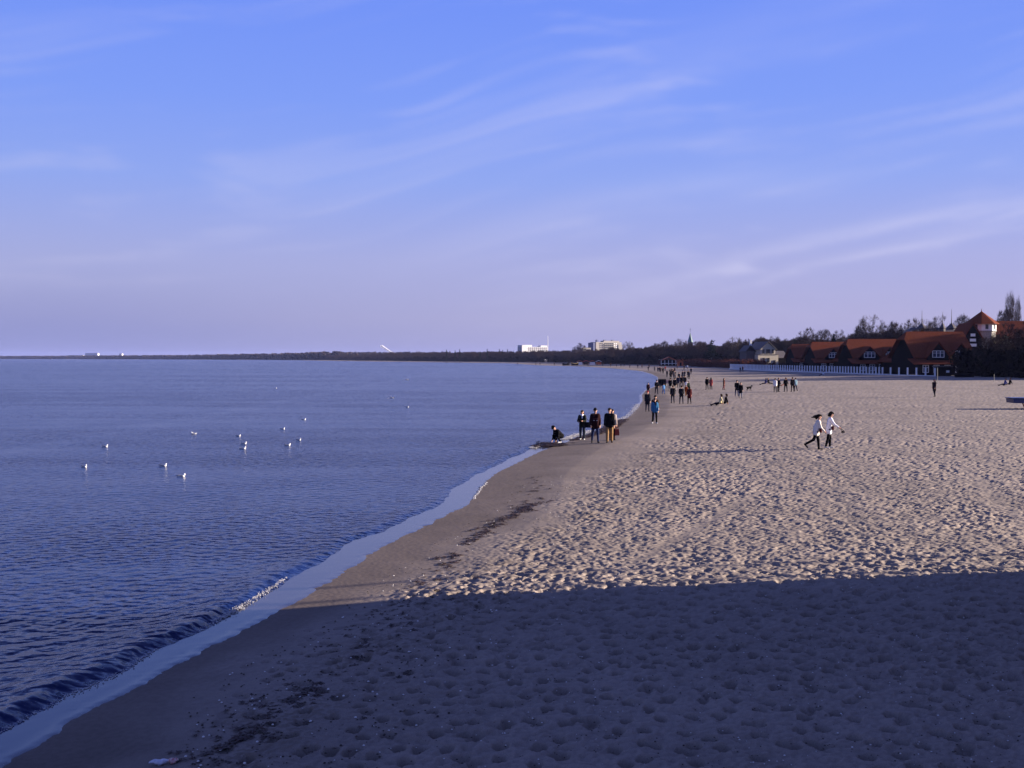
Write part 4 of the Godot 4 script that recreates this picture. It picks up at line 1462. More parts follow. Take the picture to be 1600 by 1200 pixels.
func build_town() -> void:
	M.tile = mottled(Color(0.110, 0.027, 0.011), Color(0.155, 0.040, 0.016), 5.0, 0.85, 81)
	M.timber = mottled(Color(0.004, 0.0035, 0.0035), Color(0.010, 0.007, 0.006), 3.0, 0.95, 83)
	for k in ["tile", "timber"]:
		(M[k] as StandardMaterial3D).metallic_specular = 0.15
	M.sash = mat(0.68, 0.68, 0.68, 0.6)
	M.pane = mat(0.03, 0.04, 0.06, 0.08)
	M.cream = mottled(Color(0.40, 0.36, 0.27), Color(0.48, 0.43, 0.33), 4.0, 0.9, 84)
	M.white = mottled(Color(0.55, 0.55, 0.55), Color(0.66, 0.65, 0.64), 8.0, 0.85, 85)
	M.beige = mottled(Color(0.25, 0.235, 0.215), Color(0.31, 0.29, 0.265), 9.0, 0.9, 86)
	M.stone = mottled(Color(0.16, 0.155, 0.14), Color(0.28, 0.265, 0.24), 2.5, 0.9, 87)
	M.copper = mat(0.075, 0.15, 0.145, 0.7)
	M.navy_panel = mat(0.03, 0.05, 0.14, 0.5)
	M.dark_window = mat(0.05, 0.055, 0.065, 0.2)
	# --- the red-roofed houses
	bath_wing(94.6, 267.0, 14.5, 8.0, 10.5, [[5.2, 2.6, 7.9], [10.6, 2.4, 7.7]], "nearest and largest red-roofed house with two dark gables facing this way")
	bath_wing(92.6, 306.0, 15.0, 7.2, 9.4, [[4.0, 2.8, 7.3], [9.4, 1.6, 7.2]], "second nearest red-roofed house with a broad and a narrow gable")
	bath_wing(95.2, 352.0, 15.0, 7.0, 9.3, [[5.0, 2.4, 7.2]], "third red-roofed house along the white posts, one dark gable")
	bath_wing(101.6, 402.0, 14.0, 6.6, 9.2, [[4.5, 2.4, 7.0]], "farthest and smallest-looking red-roofed house, next to the cream villa")
	# lower wings that join them
	for q in [[100.0, 287.0, 22.0, "near"], [101.0, 329.0, 30.0, "middle"], [105.0, 377.0, 34.0, "far"]]:
		var o := base("link_building", Vector3(q[0], 0.5, -float(q[1])), 0.05)
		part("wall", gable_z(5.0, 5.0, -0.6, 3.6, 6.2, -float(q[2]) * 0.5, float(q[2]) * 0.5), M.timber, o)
		part("roof", ridge_z(5.0, 5.9, 3.3, 6.9, -float(q[2]) * 0.5, float(q[2]) * 0.5, 0.25), M.tile, o)
		tag(o, "low wing joining the red-roofed houses, the %s one" % q[3], "building", "low wings between the red roofs")
	# --- the tower
	var t := base("tower_house", Vector3(127.8, 0.8, -300.0))
	var st := begin()
	lathe(st, [Vector2(0.0, -1.0), Vector2(3.6, -1.0), Vector2(3.6, 10.9), Vector2(3.9, 11.1), Vector2(3.9, 11.3), Vector2(0, 11.3)], 8, Vector3.ZERO, PI / 8)
	part("shaft", done(st), M.stone, t)
	st = begin()
	lathe(st, [Vector2(0.0, 11.3), Vector2(3.75, 11.3), Vector2(3.75, 13.3), Vector2(0, 13.3)], 8, Vector3.ZERO, PI / 8)
	var band := part("top_storey", done(st), M.white, t)
	for k in 8:
		var an := TAU * k / 8 + PI / 4 * 0.0
		var wn := part("window", box_mesh(Vector3.ZERO, Vector3(0.16, 1.25, 0.8)), M.dark_window, band)
		wn.position = Vector3(cos(an) * 3.46, 12.35, sin(an) * 3.46)
		wn.rotation.y = -an
	st = begin()
	lathe(st, [Vector2(4.7, 13.05), Vector2(3.5, 14.0), Vector2(0.12, 16.6), Vector2(0.05, 17.3), Vector2(0.0, 17.4)], 8, Vector3.ZERO, PI / 8)
	part("cone_roof", done(st), M.tile, t)
	tag(t, "eight-sided tower with white top storey and pointed orange roof", "tower")
	var h := base("gabled_house", Vector3(133.0, 0.8, -306.0))
	part("wall", gable_x(-1.5, 15.0, 5.0, -1.0, 9.4, 13.0), M.timber, h)
	part("roof", hip_roof(15.0, 5.8, 9.4, 14.2, 0.0), M.tile, h)
	for k in 3:
		window(h, Vector3(3.0 + k * 4.0, 7.6, 5.05), 1.2, 1.8, 2, M.sash, M.pane)
	tag(h, "red-roofed house adjoining the tower on its right", "building")
	h = base("timbered_house", Vector3(123.0, 0.8, -296.0))
	part("wall", gable_z(0.0, 2.4, -1.0, 9.2, 12.6, -7.0, 2.0), M.timber, h)
	part("roof", ridge_z(0.0, 2.9, 8.8, 13.4, -7.3, 2.5), M.tile, h)
	for k in 4:
		part("white_panel", box_mesh(Vector3(0.0, 6.0 + k * 1.35, 2.04), Vector3(2.3 - k * 0.35, 0.75, 0.06)), M.sash, h)
	tag(h, "narrow half-timbered gable left of the tower", "building")
	# --- hall with slim turrets behind the nearest roof
	h = base("turreted_hall", Vector3(126.0, 0.8, -350.0))
	part("wall", box_mesh(Vector3(8.0, 5.5, 0), Vector3(18.0, 12.0, 9.0)), M.timber, h)
	part("roof", hip_roof(17.0, 5.2, 11.2, 13.6, 0.6), M.slate, h)
	for q in [[4.2, 16.2, 0.0, 1.5], [9.6, 15.6, 3.0, 0.9], [13.6, 16.6, 0.0, 1.6]]:
		st = begin()
		lathe(st, [Vector2(q[3], 10.0), Vector2(q[3], 13.2), Vector2(q[3] * 1.25, 13.3), Vector2(q[3] * 0.5, 14.4), Vector2(0.16, 15.0), Vector2(0.10, float(q[1])), Vector2(0.045, float(q[1]) + 2.8), Vector2(0.0, float(q[1]) + 2.9)], 8, Vector3(q[0], 0, q[2]))
		part("turret", done(st), M.slate, h)
	tag(h, "dark hall with three slim spired turrets behind the nearest red roof", "building")
	# --- cream villa
	h = base("cream_villa", Vector3(106.0, 0.7, -480.0), 0.28)
	part("wall", gable_z(4.6, 3.6, -1.0, 8.2, 10.6, -8.0, 2.8), M.cream, h)
	part("roof", ridge_z(4.6, 4.3, 7.7, 11.2, -8.4, 3.5), M.slate, h)
	part("ground_floor", box_mesh(Vector3(4.6, 2.3, 1.6), Vector3(9.8, 6.4, 3.0)), M.cream, h)
	part("cornice", box_mesh(Vector3(4.6, 5.56, 1.65), Vector3(10.2, 0.14, 3.4)), M.slate, h)
	for q in [[2.4, 6.9], [4.2, 6.9], [5.2, 6.9], [6.9, 6.9]]:
		window(h, Vector3(q[0], q[1], 2.86), 0.8, 1.7, 1, M.timber, M.dark_window)
	for q in [[2.4, 3.2], [4.7, 3.2], [7.6, 2.2]]:
		window(h, Vector3(q[0], q[1], 3.16), 0.9, 1.6, 1, M.timber, M.dark_window)
	part("side_wing", box_mesh(Vector3(-1.6, 3.2, -4.0), Vector3(4.4, 7.6, 6.0)), M.slate, h)
	part("side_roof", ridge_z(-1.6, 2.6, 6.9, 9.6, -7.3, -0.8), M.slate, h)
	part("right_wing", gable_x(9.6, 15.0, 4.0, -1.0, 4.4, 6.6), M.timber, h).position.z = -4.0
	var rw := part("right_roof", hip_roof(6.0, 4.7, 4.2, 7.2, 0.3), M.slate, h)
	rw.position = Vector3(9.6, 0, -4.0)
	part("chimney", box_mesh(Vector3(0.4, 10.6, -5.0), Vector3(0.9, 2.6, 0.9)), M.white, h)
	tag(h, "cream villa with a pointed gable at the left of the red roofs", "building")
	# --- church spire
	h = base("church_tower", Vector3(145.6, 0.8, -900.0))
	part("shaft", box_mesh(Vector3(0, 8.0, 0), Vector3(3.6, 18.0, 3.6)), M.stone, h)
	st = begin()
	lathe(st, [Vector2(2.3, 17.0), Vector2(1.8, 18.6), Vector2(0.8, 22.0), Vector2(0.2, 24.4), Vector2(0.0, 25.0)], 8, Vector3.ZERO, PI / 8)
	part("spire", done(st), M.copper, h)
	st = begin()
	box(st, Vector3(0, 26.6, 0), Vector3(0.16, 3.2, 0.16))
	box(st, Vector3(0, 27.2, 0), Vector3(1.1, 0.18, 0.2))
	part("cross", done(st), M.pole, h)
	tag(h, "pale green copper church spire with a cross above the trees", "church")
	# --- white hotel
	h = base("white_hotel", Vector3(16.6, 1.0, -1900.0), 0.45)
	h.scale.x = 1.06
	part("wall", box_mesh(Vector3(24.0, 10.0, -8.0), Vector3(48.0, 26.0, 16.0)), M.white, h)
	part("left_block", box_mesh(Vector3(4.5, 12.2, -7.0), Vector3(9.0, 28.0, 17.0)), M.white, h)
	part("raised_block", box_mesh(Vector3(12.0, 24.6, -8.0), Vector3(16.0, 3.6, 12.0)), M.white, h)
	part("right_block", box_mesh(Vector3(42.0, 24.2, -8.0), Vector3(12.0, 2.8, 12.0)), M.white, h)
	windows_grid(h, box_mesh(Vector3.ZERO, Vector3(1.9, 1.8, 0.5)), M.dark_window, Vector3(12.5, 21.0, 0.05), 10, 5, 3.6, 3.3)
	tag(h, "white hotel block with rows of dark windows above the distant wood", "building")
	st = begin()
	tube(st, [Vector3(0, 0, 0), Vector3(0, 42.0, 0)], [0.9, 0.35], 6)
	var mast := part("radio_mast", done(st), M.sash, self)
	mast.position = Vector3(61.5, 1.0, -1890.0)
	tag(mast, "thin pale mast rising behind the white hotel", "mast")
	# --- beige high-rise
	h = base("high_rise", Vector3(112.0, 1.0, -1500.0), 0.5)
	h.scale = Vector3(1.08, 0.85, 1.0)
	part("wall", box_mesh(Vector3(22.0, 14.5, -7.0), Vector3(39.0, 31.0, 14.0)), M.beige, h)
	part("end_wall", box_mesh(Vector3(1.2, 14.0, -7.0), Vector3(4.6, 30.0, 13.0)), M.navy_panel, h)
	part("stair_block", box_mesh(Vector3(39.0, 12.5, -5.0), Vector3(6.0, 27.0, 12.0)), M.beige, h)
	for k in 3:
		part("roof_box", box_mesh(Vector3([7.5, 19.0, 31.0][k], 31.8, -6.0), Vector3(2.4, 4.0, 3.0)), M.navy_panel, h)
	part("roof_house", box_mesh(Vector3(28.0, 31.0, -7.0), Vector3(24.0, 2.6, 8.0)), M.beige, h)
	for r in 7:
		part("balcony_band", box_mesh(Vector3(21.5, 26.0 - r * 3.2, 0.7), Vector3(14.5, 1.1, 1.4)), M.stone, h)
	windows_grid(h, box_mesh(Vector3.ZERO, Vector3(1.6, 1.6, 0.5)), M.dark_window, Vector3(9.0, 27.6, 0.05), 2, 8, 3.0, 3.2)
	windows_grid(h, box_mesh(Vector3.ZERO, Vector3(1.9, 1.7, 0.5)), M.dark_window, Vector3(16.0, 27.6, 0.05), 5, 8, 2.9, 3.2)
	windows_grid(h, box_mesh(Vector3.ZERO, Vector3(1.6, 1.6, 0.5)), M.sash, Vector3(30.5, 27.6, 0.05), 2, 8, 2.8, 3.2)
	tag(h, "beige high-rise with balcony bands and three boxes on its roof", "building")
	h = base("pale_block", Vector3(92.0, 1.0, -1460.0), 0.5)
	part("wall", box_mesh(Vector3(8.0, 9.5, -5.0), Vector3(17.0, 21.0, 10.0)), M.stone, h)
	h.scale = Vector3(0.9, 0.86, 1.0)
	part("roof", box_mesh(Vector3(8.0, 20.3, -5.0), Vector3(17.6, 0.6, 10.6)), M.slate, h)
	windows_grid(h, box_mesh(Vector3.ZERO, Vector3(1.5, 1.5, 0.4)), M.dark_window, Vector3(2.0, 17.5, 0.05), 5, 4, 3.0, 3.2)
	tag(h, "small pale block left of the beige high-rise behind bare trees", "building")
	# --- red roofs in the wood
	for q in [[84.5, 800.0, 9.0, "left"], [94.5, 805.0, 6.0, "right"]]:
		h = base("red_house", Vector3(q[0], 0.8, -float(q[1])))
		part("wall", gable_x(0, q[2], 3.6, -1.0, 4.6, 7.2), M.beige, h)
		part("roof", hip_roof(q[2], 4.3, 4.4, 8.0, 0.2), mat(0.42, 0.05, 0.03, 0.8), h)
		tag(h, "small house with a bright red roof in the wood, %s of two" % q[3], "building", "red-roofed houses in the wood")
	# --- beach pavilion with an orange roof
	h = base("beach_pavilion", Vector3(77.4, 0.45, -577.0))
	M.orange = mat(0.46, 0.095, 0.020, 0.8)
	part("terrace", box_mesh(Vector3(5.4, 0.4, 0), Vector3(10.8, 0.5, 6.0)), M.timber, h)
	for k in 6:
		part("post", box_mesh(Vector3(0.4 + k * 1.9, 1.8, 2.9), Vector3(0.22, 2.6, 0.22)), M.sash, h)
	part("railing", box_mesh(Vector3(5.2, 1.45, 3.1), Vector3(10.2, 0.22, 0.12)), M.sash, h)
	part("roof", ridge_z(4.6, 3.6, 3.3, 4.9, -3.2, 3.4), M.orange, h)
	part("side_roof", box_mesh(Vector3(1.0, 3.5, 0), Vector3(2.4, 0.25, 5.0)), M.stone, h)
	part("back_wall", box_mesh(Vector3(5.0, 2.0, -2.6), Vector3(7.0, 2.8, 0.3)), M.timber, h)
	tag(h, "open beach pavilion with an orange roof and white railing", "pavilion")
	h = base("beach_hut", Vector3(87.6, 0.5, -574.0))
	part("wall", gable_z(0, 1.5, -0.3, 2.3, 3.2, -1.6, 1.6), M.orange, h)
	part("roof", ridge_z(0, 1.8, 2.3, 3.4, -1.8, 1.9), M.tile, h)
	part("door", box_mesh(Vector3(0.1, 0.95, 1.63), Vector3(0.9, 1.9, 0.06)), M.timber, h)
	tag(h, "orange wooden hut at the right of the beach pavilion", "hut")
	h = base("white_kiosk", Vector3(96.4, 2.2, -535.0))
	st = begin()
	lathe(st, [Vector2(0, -2.0), Vector2(1.25, -2.0), Vector2(1.25, 1.2), Vector2(0, 1.2)], 8)
	part("wall", done(st), M.white, h)
	st = begin()
	lathe(st, [Vector2(1.7, 1.15), Vector2(0.7, 1.9), Vector2(0.7, 2.5), Vector2(0.9, 2.6), Vector2(0.0, 3.2)], 8)
	part("roof", done(st), M.white, h)
	tag(h, "small white kiosk with a capped roof in front of the dark cedar", "kiosk")
	# --- things drawn up on the far sand
	for q in [[33.0, 672.0, "dark hull", M.timber, "left"], [38.2, 668.0, "yellow stripe", mat(0.45, 0.33, 0.05, 0.7), "right"]]:
		boat("fishing_boat", Vector3(q[0], 0.15, -float(q[1])), 4.6, 1.4, 1.9, M.timber, q[3], "fishing boat with %s on the far sand, %s of two" % [q[2], q[4]])
	for k in 4:
		h = base("beach_stall", Vector3(43.0 + k * 4.2, 0.4, -700.0 - k * 2.0))
		part("counter", box_mesh(Vector3(0, 0.8, 0), Vector3(3.2, 1.8, 2.0)), [M.sash, M.timber, M.sash, M.orange][k], h)
		part("awning", ridge_z(0, 1.9, 2.1, 2.9, -1.4, 1.4), [M.orange, mat(0.4, 0.04, 0.03), M.orange, M.sash][k], h)
		tag(h, ["white stall with an orange awning, leftmost of four", "dark stall with a red awning, second of four", "white stall with an orange awning, third of four", "orange stall with a white awning, rightmost of four"][k] + " on the far sand", "stall", "stalls on the far sand")
	boat("rowing_boat", Vector3(95.0, 0.65, -231.0), 4.8, 1.7, 1.1, M.timber, M.timber, "dark boat lying on the sand in front of the right-hand shrubs")
	h = base("dark_shed", Vector3(96.6, 0.6, -247.0))
	part("wall", box_mesh(Vector3(0, 0.9, 0), Vector3(3.0, 2.4, 2.4)), M.timber, h)
	part("roof", box_mesh(Vector3(0, 2.25, 0), Vector3(3.5, 0.3, 2.9)), M.slate, h)
	part("hatch", box_mesh(Vector3(0.7, 1.1, 1.23), Vector3(0.7, 0.5, 0.06)), M.sash, h)
	tag(h, "low dark shed at the right end of the white posts", "shed")
	# --- the white posts
	var f := base("post_fence", Vector3(93.8, 0.55, -244.5))
	var line := [Vector2(93.9, 244.4), Vector2(89.6, 266.0), Vector2(87.4, 302.0), Vector2(82.4, 351.0), Vector2(81.6, 413.0)]
	var pm := box_mesh(Vector3(0, 0.95, 0), Vector3(0.30, 1.9, 0.30))
	var step := 3.7
	var gone := 0.0
	for i in line.size() - 1:
		var a: Vector2 = line[i]
		var b: Vector2 = line[i + 1]
		var len := a.distance_to(b)
		while gone < len:
			var q := a.lerp(b, gone / len)
			part("post", pm, M.sash, f).position = Vector3(q.x - 93.8, 0.06, -(q.y - 244.5))
			if i > 0:
				step = 2.05
			gone += step
		gone -= len
		var pl := part("plinth", box_mesh(Vector3(0, 0, 0), Vector3(0.5, 0.36, len - 0.02)), M.white, f)
		var mid := (a + b) * 0.5
		pl.position = Vector3(mid.x - 93.8, 0.1, -(mid.y - 244.5))
		pl.rotation.y = -atan2(b.x - a.x, b.y - a.y)
	tag(f, "long row of white posts on a low white plinth in front of the houses", "fence")
	# --- poles on the right-hand sand
	for q in [[68.1, 176.2, 2.6, "slim dark pole standing on the sand behind the lone figure"], [81.9, 187.0, 1.35, "short dark pole on the shaded sand at the right"]]:
		st = begin()
		tube(st, [Vector3(0, -0.3, 0), Vector3(0, q[2], 0)], [0.04, 0.035], 6)
		var o := part("pole", done(st), M.pole, self)
		o.position = Vector3(q[0], ground(q[0], q[1]), -float(q[1]))
		tag(o, q[3], "pole")
	# --- the blue hull cut by the right edge
	h = base("blue_boat", Vector3(41.6, ground(41.6, 92.0), -92.0), -0.10)
	st = begin()
	prism(st, [Vector2(0.0, 0.86), Vector2(0.06, 0.50), Vector2(5.2, 0.40), Vector2(5.2, 0.90)], -0.9, 0.9)
	part("hull", done(st), mat(0.010, 0.018, 0.085, 0.45), h)
	part("deck", box_mesh(Vector3(2.6, 0.915, 0), Vector3(5.3, 0.05, 1.9)), mat(0.030, 0.055, 0.17, 0.45), h)
	for sx in [1.25, 4.2]:
		for sz in [-0.6, 0.6]:
			st = begin()
			tube(st, [Vector3(sx + 0.25, -0.15, sz), Vector3(sx, 0.52, sz)], [0.05, 0.05], 6)
			part("trestle_leg", done(st), mat(0.30, 0.02, 0.025, 0.5), h)
	tag(h, "flat blue boat propped on red legs at the right edge", "boat")
	# --- the cart near the waterline
	h = base("vendor_cart", Vector3(24.0, ground(24.0, 176.0), -176.0))
	part("box", box_mesh(Vector3(0, 0.72, 0), Vector3(1.15, 1.05, 0.8)), cloth(0.010, 0.010, 0.012), h)
	part("side_tray", box_mesh(Vector3(0.95, 0.85, 0), Vector3(0.7, 0.5, 0.6)), mat(0.42, 0.28, 0.25, 0.8), h)
	part("tray_legs", box_mesh(Vector3(1.2, 0.35, 0), Vector3(0.08, 0.7, 0.5)), M.sash, h)
	for sg in [-1.0, 1.0]:
		st = begin()
		for k in 12:
			var a0 := TAU * k / 12
			var a1 := TAU * (k + 1) / 12
			tube(st, [Vector3(sg * 0.42, 0.24 + sin(a0) * 0.2, 0.43 + 0.0), Vector3(sg * 0.42 + 0.0, 0.24, 0.43)], [0.02, 0.02], 4)
			tube(st, [Vector3(sg * 0.42 + cos(a0) * 0.2, 0.24 + sin(a0) * 0.2, 0.43), Vector3(sg * 0.42 + cos(a1) * 0.2, 0.24 + sin(a1) * 0.2, 0.43)], [0.035, 0.035], 4)
		part("wheel", done(st), M.pole, h)
	tag(h, "black box cart with a pinkish tray standing near the water", "cart")
	# --- across the bay
	var fb := [[-2080.0, 5250.0, 80.0, 16.0, "white port hall across the bay, leftmost and longest"], [-1990.0, 5220.0, 60.0, 26.0, "tall white port block across the bay"], [-1915.0, 5210.0, 66.0, 15.0, "low white port hall right of the tall white block"],
		[-1885.0, 5310.0, 14.0, 24.0, "narrow white silo across the bay"], [-598.0, 3520.0, 20.0, 17.0, "pale block of flats above the far shore, left of two"], [-565.0, 3540.0, 30.0, 13.0, "pale block of flats above the far shore, right of two"], [-1350.0, 5050.0, 12.0, 22.0, "white cube above the far wood across the bay"]]
	for q in fb:
		h = base("distant_building", Vector3(q[0], 1.0, -float(q[1])))
		part("wall", box_mesh(Vector3(0, float(q[3]) * 0.5, 0), Vector3(q[2], q[3], 18.0)), M.white, h)
		part("roof", box_mesh(Vector3(0, float(q[3]) + 0.6, 0), Vector3(float(q[2]) * 0.94, 1.2, 17.0)), M.stone, h)
		tag(h, q[4], "building", "pale buildings across the bay")
	# white ferry lying off the port
	h = base("white_ferry", Vector3(-1960.0, 0.0, -4750.0))
	st = begin()
	prism(st, [Vector2(-30, 5.0), Vector2(-27, -1.0), Vector2(25, -1.0), Vector2(31, 5.0)], -5.0, 5.0)
	part("hull", done(st), M.white, h)
	part("deckhouse", box_mesh(Vector3(-4, 6.6, 0), Vector3(40, 3.2, 8)), M.sash, h)
	tag(h, "white ferry lying off the far port", "ship")


func boat(called: String, at: Vector3, L: float, beam: float, h: float, m: Material, stripe: Material, label: String) -> void:
	var o := base(called, at, 0.35)
	var st := begin()
	var rings := []
	for i in 9:
		var t := i / 8.0
		var w := beam * 0.5 * pow(sin(PI * clampf(0.12 + t * 0.86, 0.0, 1.0)), 0.6)
		var sheer := h * (0.62 + 0.38 * pow(absf(t - 0.45) * 1.8, 2.0))
		var x := (t - 0.5) * L
		rings.append([Vector3(x, sheer, w), Vector3(x, h * 0.2, w * 0.75), Vector3(x, 0.0, 0.0), Vector3(x, h * 0.2, -w * 0.75), Vector3(x, sheer, -w), Vector3(x, sheer * 0.75, 0.0)])
	for i in 8:
		for k in 6:
			quad(st, rings[i][k], rings[i][(k + 1) % 6], rings[i + 1][(k + 1) % 6], rings[i + 1][k])
	part("hull", done(st), m, o)
	st = begin()
	for sg in [0, 4]:
		var pts := []
		var rad := []
		for i in 9:
			pts.append(rings[i][sg])
			rad.append(0.07)
		tube(st, pts, rad, 5)
	part("gunwale", done(st), stripe, o)
	tag(o, label, "boat")


# ---------------------------------------------------------------- gulls, weed, foam, litter
func make_gull() -> Node3D:
	var o := base("gull", Vector3.ZERO)
	part("body", solid_mesh([[Vector3(0, 0.04, -0.10), Vector3(0, 0.055, 0.07), 0.052, 0.062], [Vector3(0, 0.06, -0.12), Vector3(0, 0.075, -0.21), 0.032, 0.012], [Vector3(0, 0.08, 0.09), Vector3(0, 0.125, 0.115), 0.038, 0.032], [Vector3(0, 0.135, 0.12), Vector3(0, 0.132, 0.138), 0.034, 0.028]], 0.014, 0.03), M.gull_white, o)
	for sg in [1.0, -1.0]:
		part("wing", solid_mesh([[Vector3(sg * 0.052, 0.075, 0.06), Vector3(sg * 0.040, 0.085, -0.12), 0.026, 0.020], [Vector3(sg * 0.040, 0.085, -0.12), Vector3(sg * 0.012, 0.098, -0.25), 0.018, 0.006]], 0.012, 0.02), M.gull_grey, o)
	var st := begin()
	tube(st, [Vector3(0, 0.130, 0.160), Vector3(0, 0.122, 0.195)], [0.010, 0.003], 5)
	part("beak", done(st), M.gull_beak, o)
	return o


func build_shore() -> void:
	M.gull_white = mat(0.74, 0.73, 0.72, 0.8)
	M.gull_grey = mat(0.26, 0.27, 0.30, 0.8)
	M.gull_beak = mat(0.35, 0.12, 0.03, 0.6)
	var g0 := make_gull()
	var spots := [[-18.42, 47.3, 60, "nearest the left edge, leftmost of the flock"], [-21.58, 58.3, 80, "second from the left, farther out than the leftmost"], [-15.2, 47.9, 85, "swimming left of and behind the nearest gull"], [-13.15, 43.7, 95, "nearest gull, closest to the viewer"],
		[-19.7, 68.0, -80, "alone in the middle distance, left of the central pair"], [-16.5, 66.3, 70, "just behind the central pair"], [-14.7, 60.3, 80, "farther one of the central close pair"], [-13.95, 57.0, 90, "nearer one of the central close pair"],
		[-15.2, 72.9, 75, "right of the central pair and farther out"], [-15.9, 84.0, 85, "rear one above the right-hand pair"], [-12.2, 62.9, 60, "right one of the right-hand pair"], [-12.1, 59.3, 100, "left one of the right-hand pair"], [-36.5, 170.0, 90, "tiny and far out, left"],
		[-10.0, 105.0, 70, "far out, below the flying gull"]]
	for i in spots.size():
		var q: Array = spots[i]
		var o: Node3D = g0
		if i > 0:
			o = g0.duplicate()
			o.name = numbered("gull")
			add_child(o)
		o.position = Vector3(q[0], sea_height(q[0], q[1], inland(q[0], q[1]), breaker(q[1])) - 0.035, -float(q[1]))
		o.rotation.y = deg_to_rad(q[2])
		o.scale = Vector3.ONE * 0.95
		tag(o, "floating white gull, " + String(q[3]), "gull", "gulls floating on the sea")
	# gulls on the wing
	for q in [[-10.95, 100.0, 1.05, "low over the sea, the nearer one"], [-13.2, 138.0, 1.95, "low over the sea, the farther one"]]:
		var o := base("flying_gull", Vector3(q[0], q[2], -float(q[1])), 1.2)
		part("body", solid_mesh([[Vector3(0, 0, -0.14), Vector3(0, 0.01, 0.10), 0.04, 0.05], [Vector3(0, 0.01, 0.10), Vector3(0, 0.02, 0.17), 0.034, 0.026], [Vector3(0, 0, -0.14), Vector3(0, 0, -0.24), 0.03, 0.012]], 0.016, 0.03), M.gull_white, o)
		for sg in [1.0, -1.0]:
			var st := begin()
			var row := [[Vector3(0.02, 0.02, 0.09), Vector3(0.02, 0.02, -0.06)], [Vector3(0.24, 0.14, 0.12), Vector3(0.24, 0.13, -0.04)], [Vector3(0.50, 0.07, 0.02), Vector3(0.48, 0.065, -0.09)], [Vector3(0.64, -0.02, -0.08), Vector3(0.62, -0.02, -0.11)]]
			for i in 3:
				var m := Vector3(sg, 1, 1)
				for lift in [0.0, -0.014]:
					var up := Vector3(0, lift, 0)
					quad(st, row[i][0] * m + up, row[i + 1][0] * m + up, row[i + 1][1] * m + up, row[i][1] * m + up)
			part("wing", done(st), M.gull_white, o)
		tag(o, "flying white gull with bent wings, " + String(q[3]), "gull", "flying gulls")
	# weed
	M.weed = mottled(Color(0.020, 0.008, 0.006), Color(0.050, 0.020, 0.013), 0.8, 0.7, 91)
	rng.seed = 901
	var st := begin()
	for i in 7:
		var a := Vector3(rng.randf_range(-0.05, 0.05), 0.0, rng.randf_range(-0.05, 0.05))
		var d := Vector3(rng.randf_range(-1, 1), 0, rng.randf_range(-1, 1)).normalized()
		var w := d.cross(Vector3.UP) * 0.012
		var b := a + d * 0.06 + Vector3(0, rng.randf_range(0.01, 0.03), 0)
		var c := b + d.rotated(Vector3.UP, rng.randf_range(-0.9, 0.9)) * 0.07 + Vector3(0, -0.012, 0)
		quad(st, a - w, a + w, b + w, b - w)
		quad(st, b - w, b + w, c + w, c - w)
	var wisp := done(st)
	var xs := []
	# tide line: distance ahead, inland distance, spread, count
	for q in [[34.5, 2.3, 0.5, 60], [33.2, 2.25, 0.45, 110], [31.6, 2.15, 0.35, 110], [30.2, 2.1, 0.40, 70], [28.6, 2.2, 0.30, 50], [27.2, 2.2, 0.25, 40], [25.4, 2.15, 0.28, 55], [24.3, 2.3, 0.22, 36], [38.5, 2.0, 0.6, 30], [22.6, 2.1, 0.3, 18], [42.0, 1.8, 0.5, 14],
		[12.9, 2.45, 0.16, 50], [13.5, 2.65, 0.2, 30], [14.2, 2.7, 0.5, 16], [14.5, 2.8, 0.4, 40], [16.5, 2.9, 0.7, 40], [19.0, 2.9, 0.8, 40], [21.0, 2.9, 0.8, 30]]:
		for i in int(float(q[3]) * (0.25 + 0.5 * rng.randf())):
			var dep: float = q[0] + rng.randfn() * float(q[2]) * 1.3
			var s: float = q[1] + rng.randfn() * float(q[2]) * 0.42
			var x := shore(dep) + s
			xs.append(spot(x, ground(x, dep) + rng.randf_range(0.0, 0.012), dep, rng.randf_range(0.5, 1.3)))
	# scraps trodden into the sand between the tide line and the dry beach
	for i in 520:
		var dep := 10.5 * exp(rng.randf() * 0.85)
		var s := 1.9 + absf(rng.randfn()) * 1.1
		var x := shore(dep) + s
		xs.append(spot(x, ground(x, dep) + 0.008, dep, rng.randf_range(0.2, 0.6)))
	# the thick mat behind the walkers and round the squatting figure
	for i in 1500:
		var t := rng.randf()
		var dep := lerpf(62.5, 84.0, t)
		var s := 0.15 + 0.8 * sin(t * PI) * rng.randf() + rng.randfn() * 0.12
		var x := shore(dep) + s
		xs.append(spot(x, maxf(ground(x, dep), 0.0) + rng.randf_range(0.0, 0.10) * sin(t * PI), dep, rng.randf_range(1.0, 2.2)))
	for i in 300:
		var dep := 58.8 + rng.randfn() * 0.7
		var x := 1.95 + (dep - 58.8) * 0.2 + rng.randfn() * 0.42
		xs.append(spot(x, maxf(ground(x, dep), 0.0) + rng.randf_range(0.0, 0.10), dep, rng.randf_range(1.0, 2.0)))
	scatter("seaweed", wisp, M.weed, xs, "dark red-brown seaweed wisps strewn along the tide line", "seaweed")
	# bits of shell and dark crumbs
	st = begin()
	lathe(st, [Vector2(0.0, 0.0), Vector2(0.010, 0.001), Vector2(0.007, 0.006), Vector2(0.0, 0.009)], 6)
	var crumb := done(st)
	var pale := []
	var dark := []
	for i in 6500:
		var dep := 9.5 * exp(rng.randf() * 1.5)
		var x := rng.randf_range(-0.3, 0.5) * dep
		var s := inland(x, dep)
		if s < 1.2:
			continue
		(pale if rng.randf() < 0.25 else dark).append(spot(x, ground(x, dep) + 0.012, dep, rng.randf_range(0.5, 1.5) * (1.3 if s < 5.0 else 0.9)))
	scatter("shell_bits", crumb, mat(0.55, 0.53, 0.50, 0.6), pale, "tiny pale shell bits on the near sand", "shells")
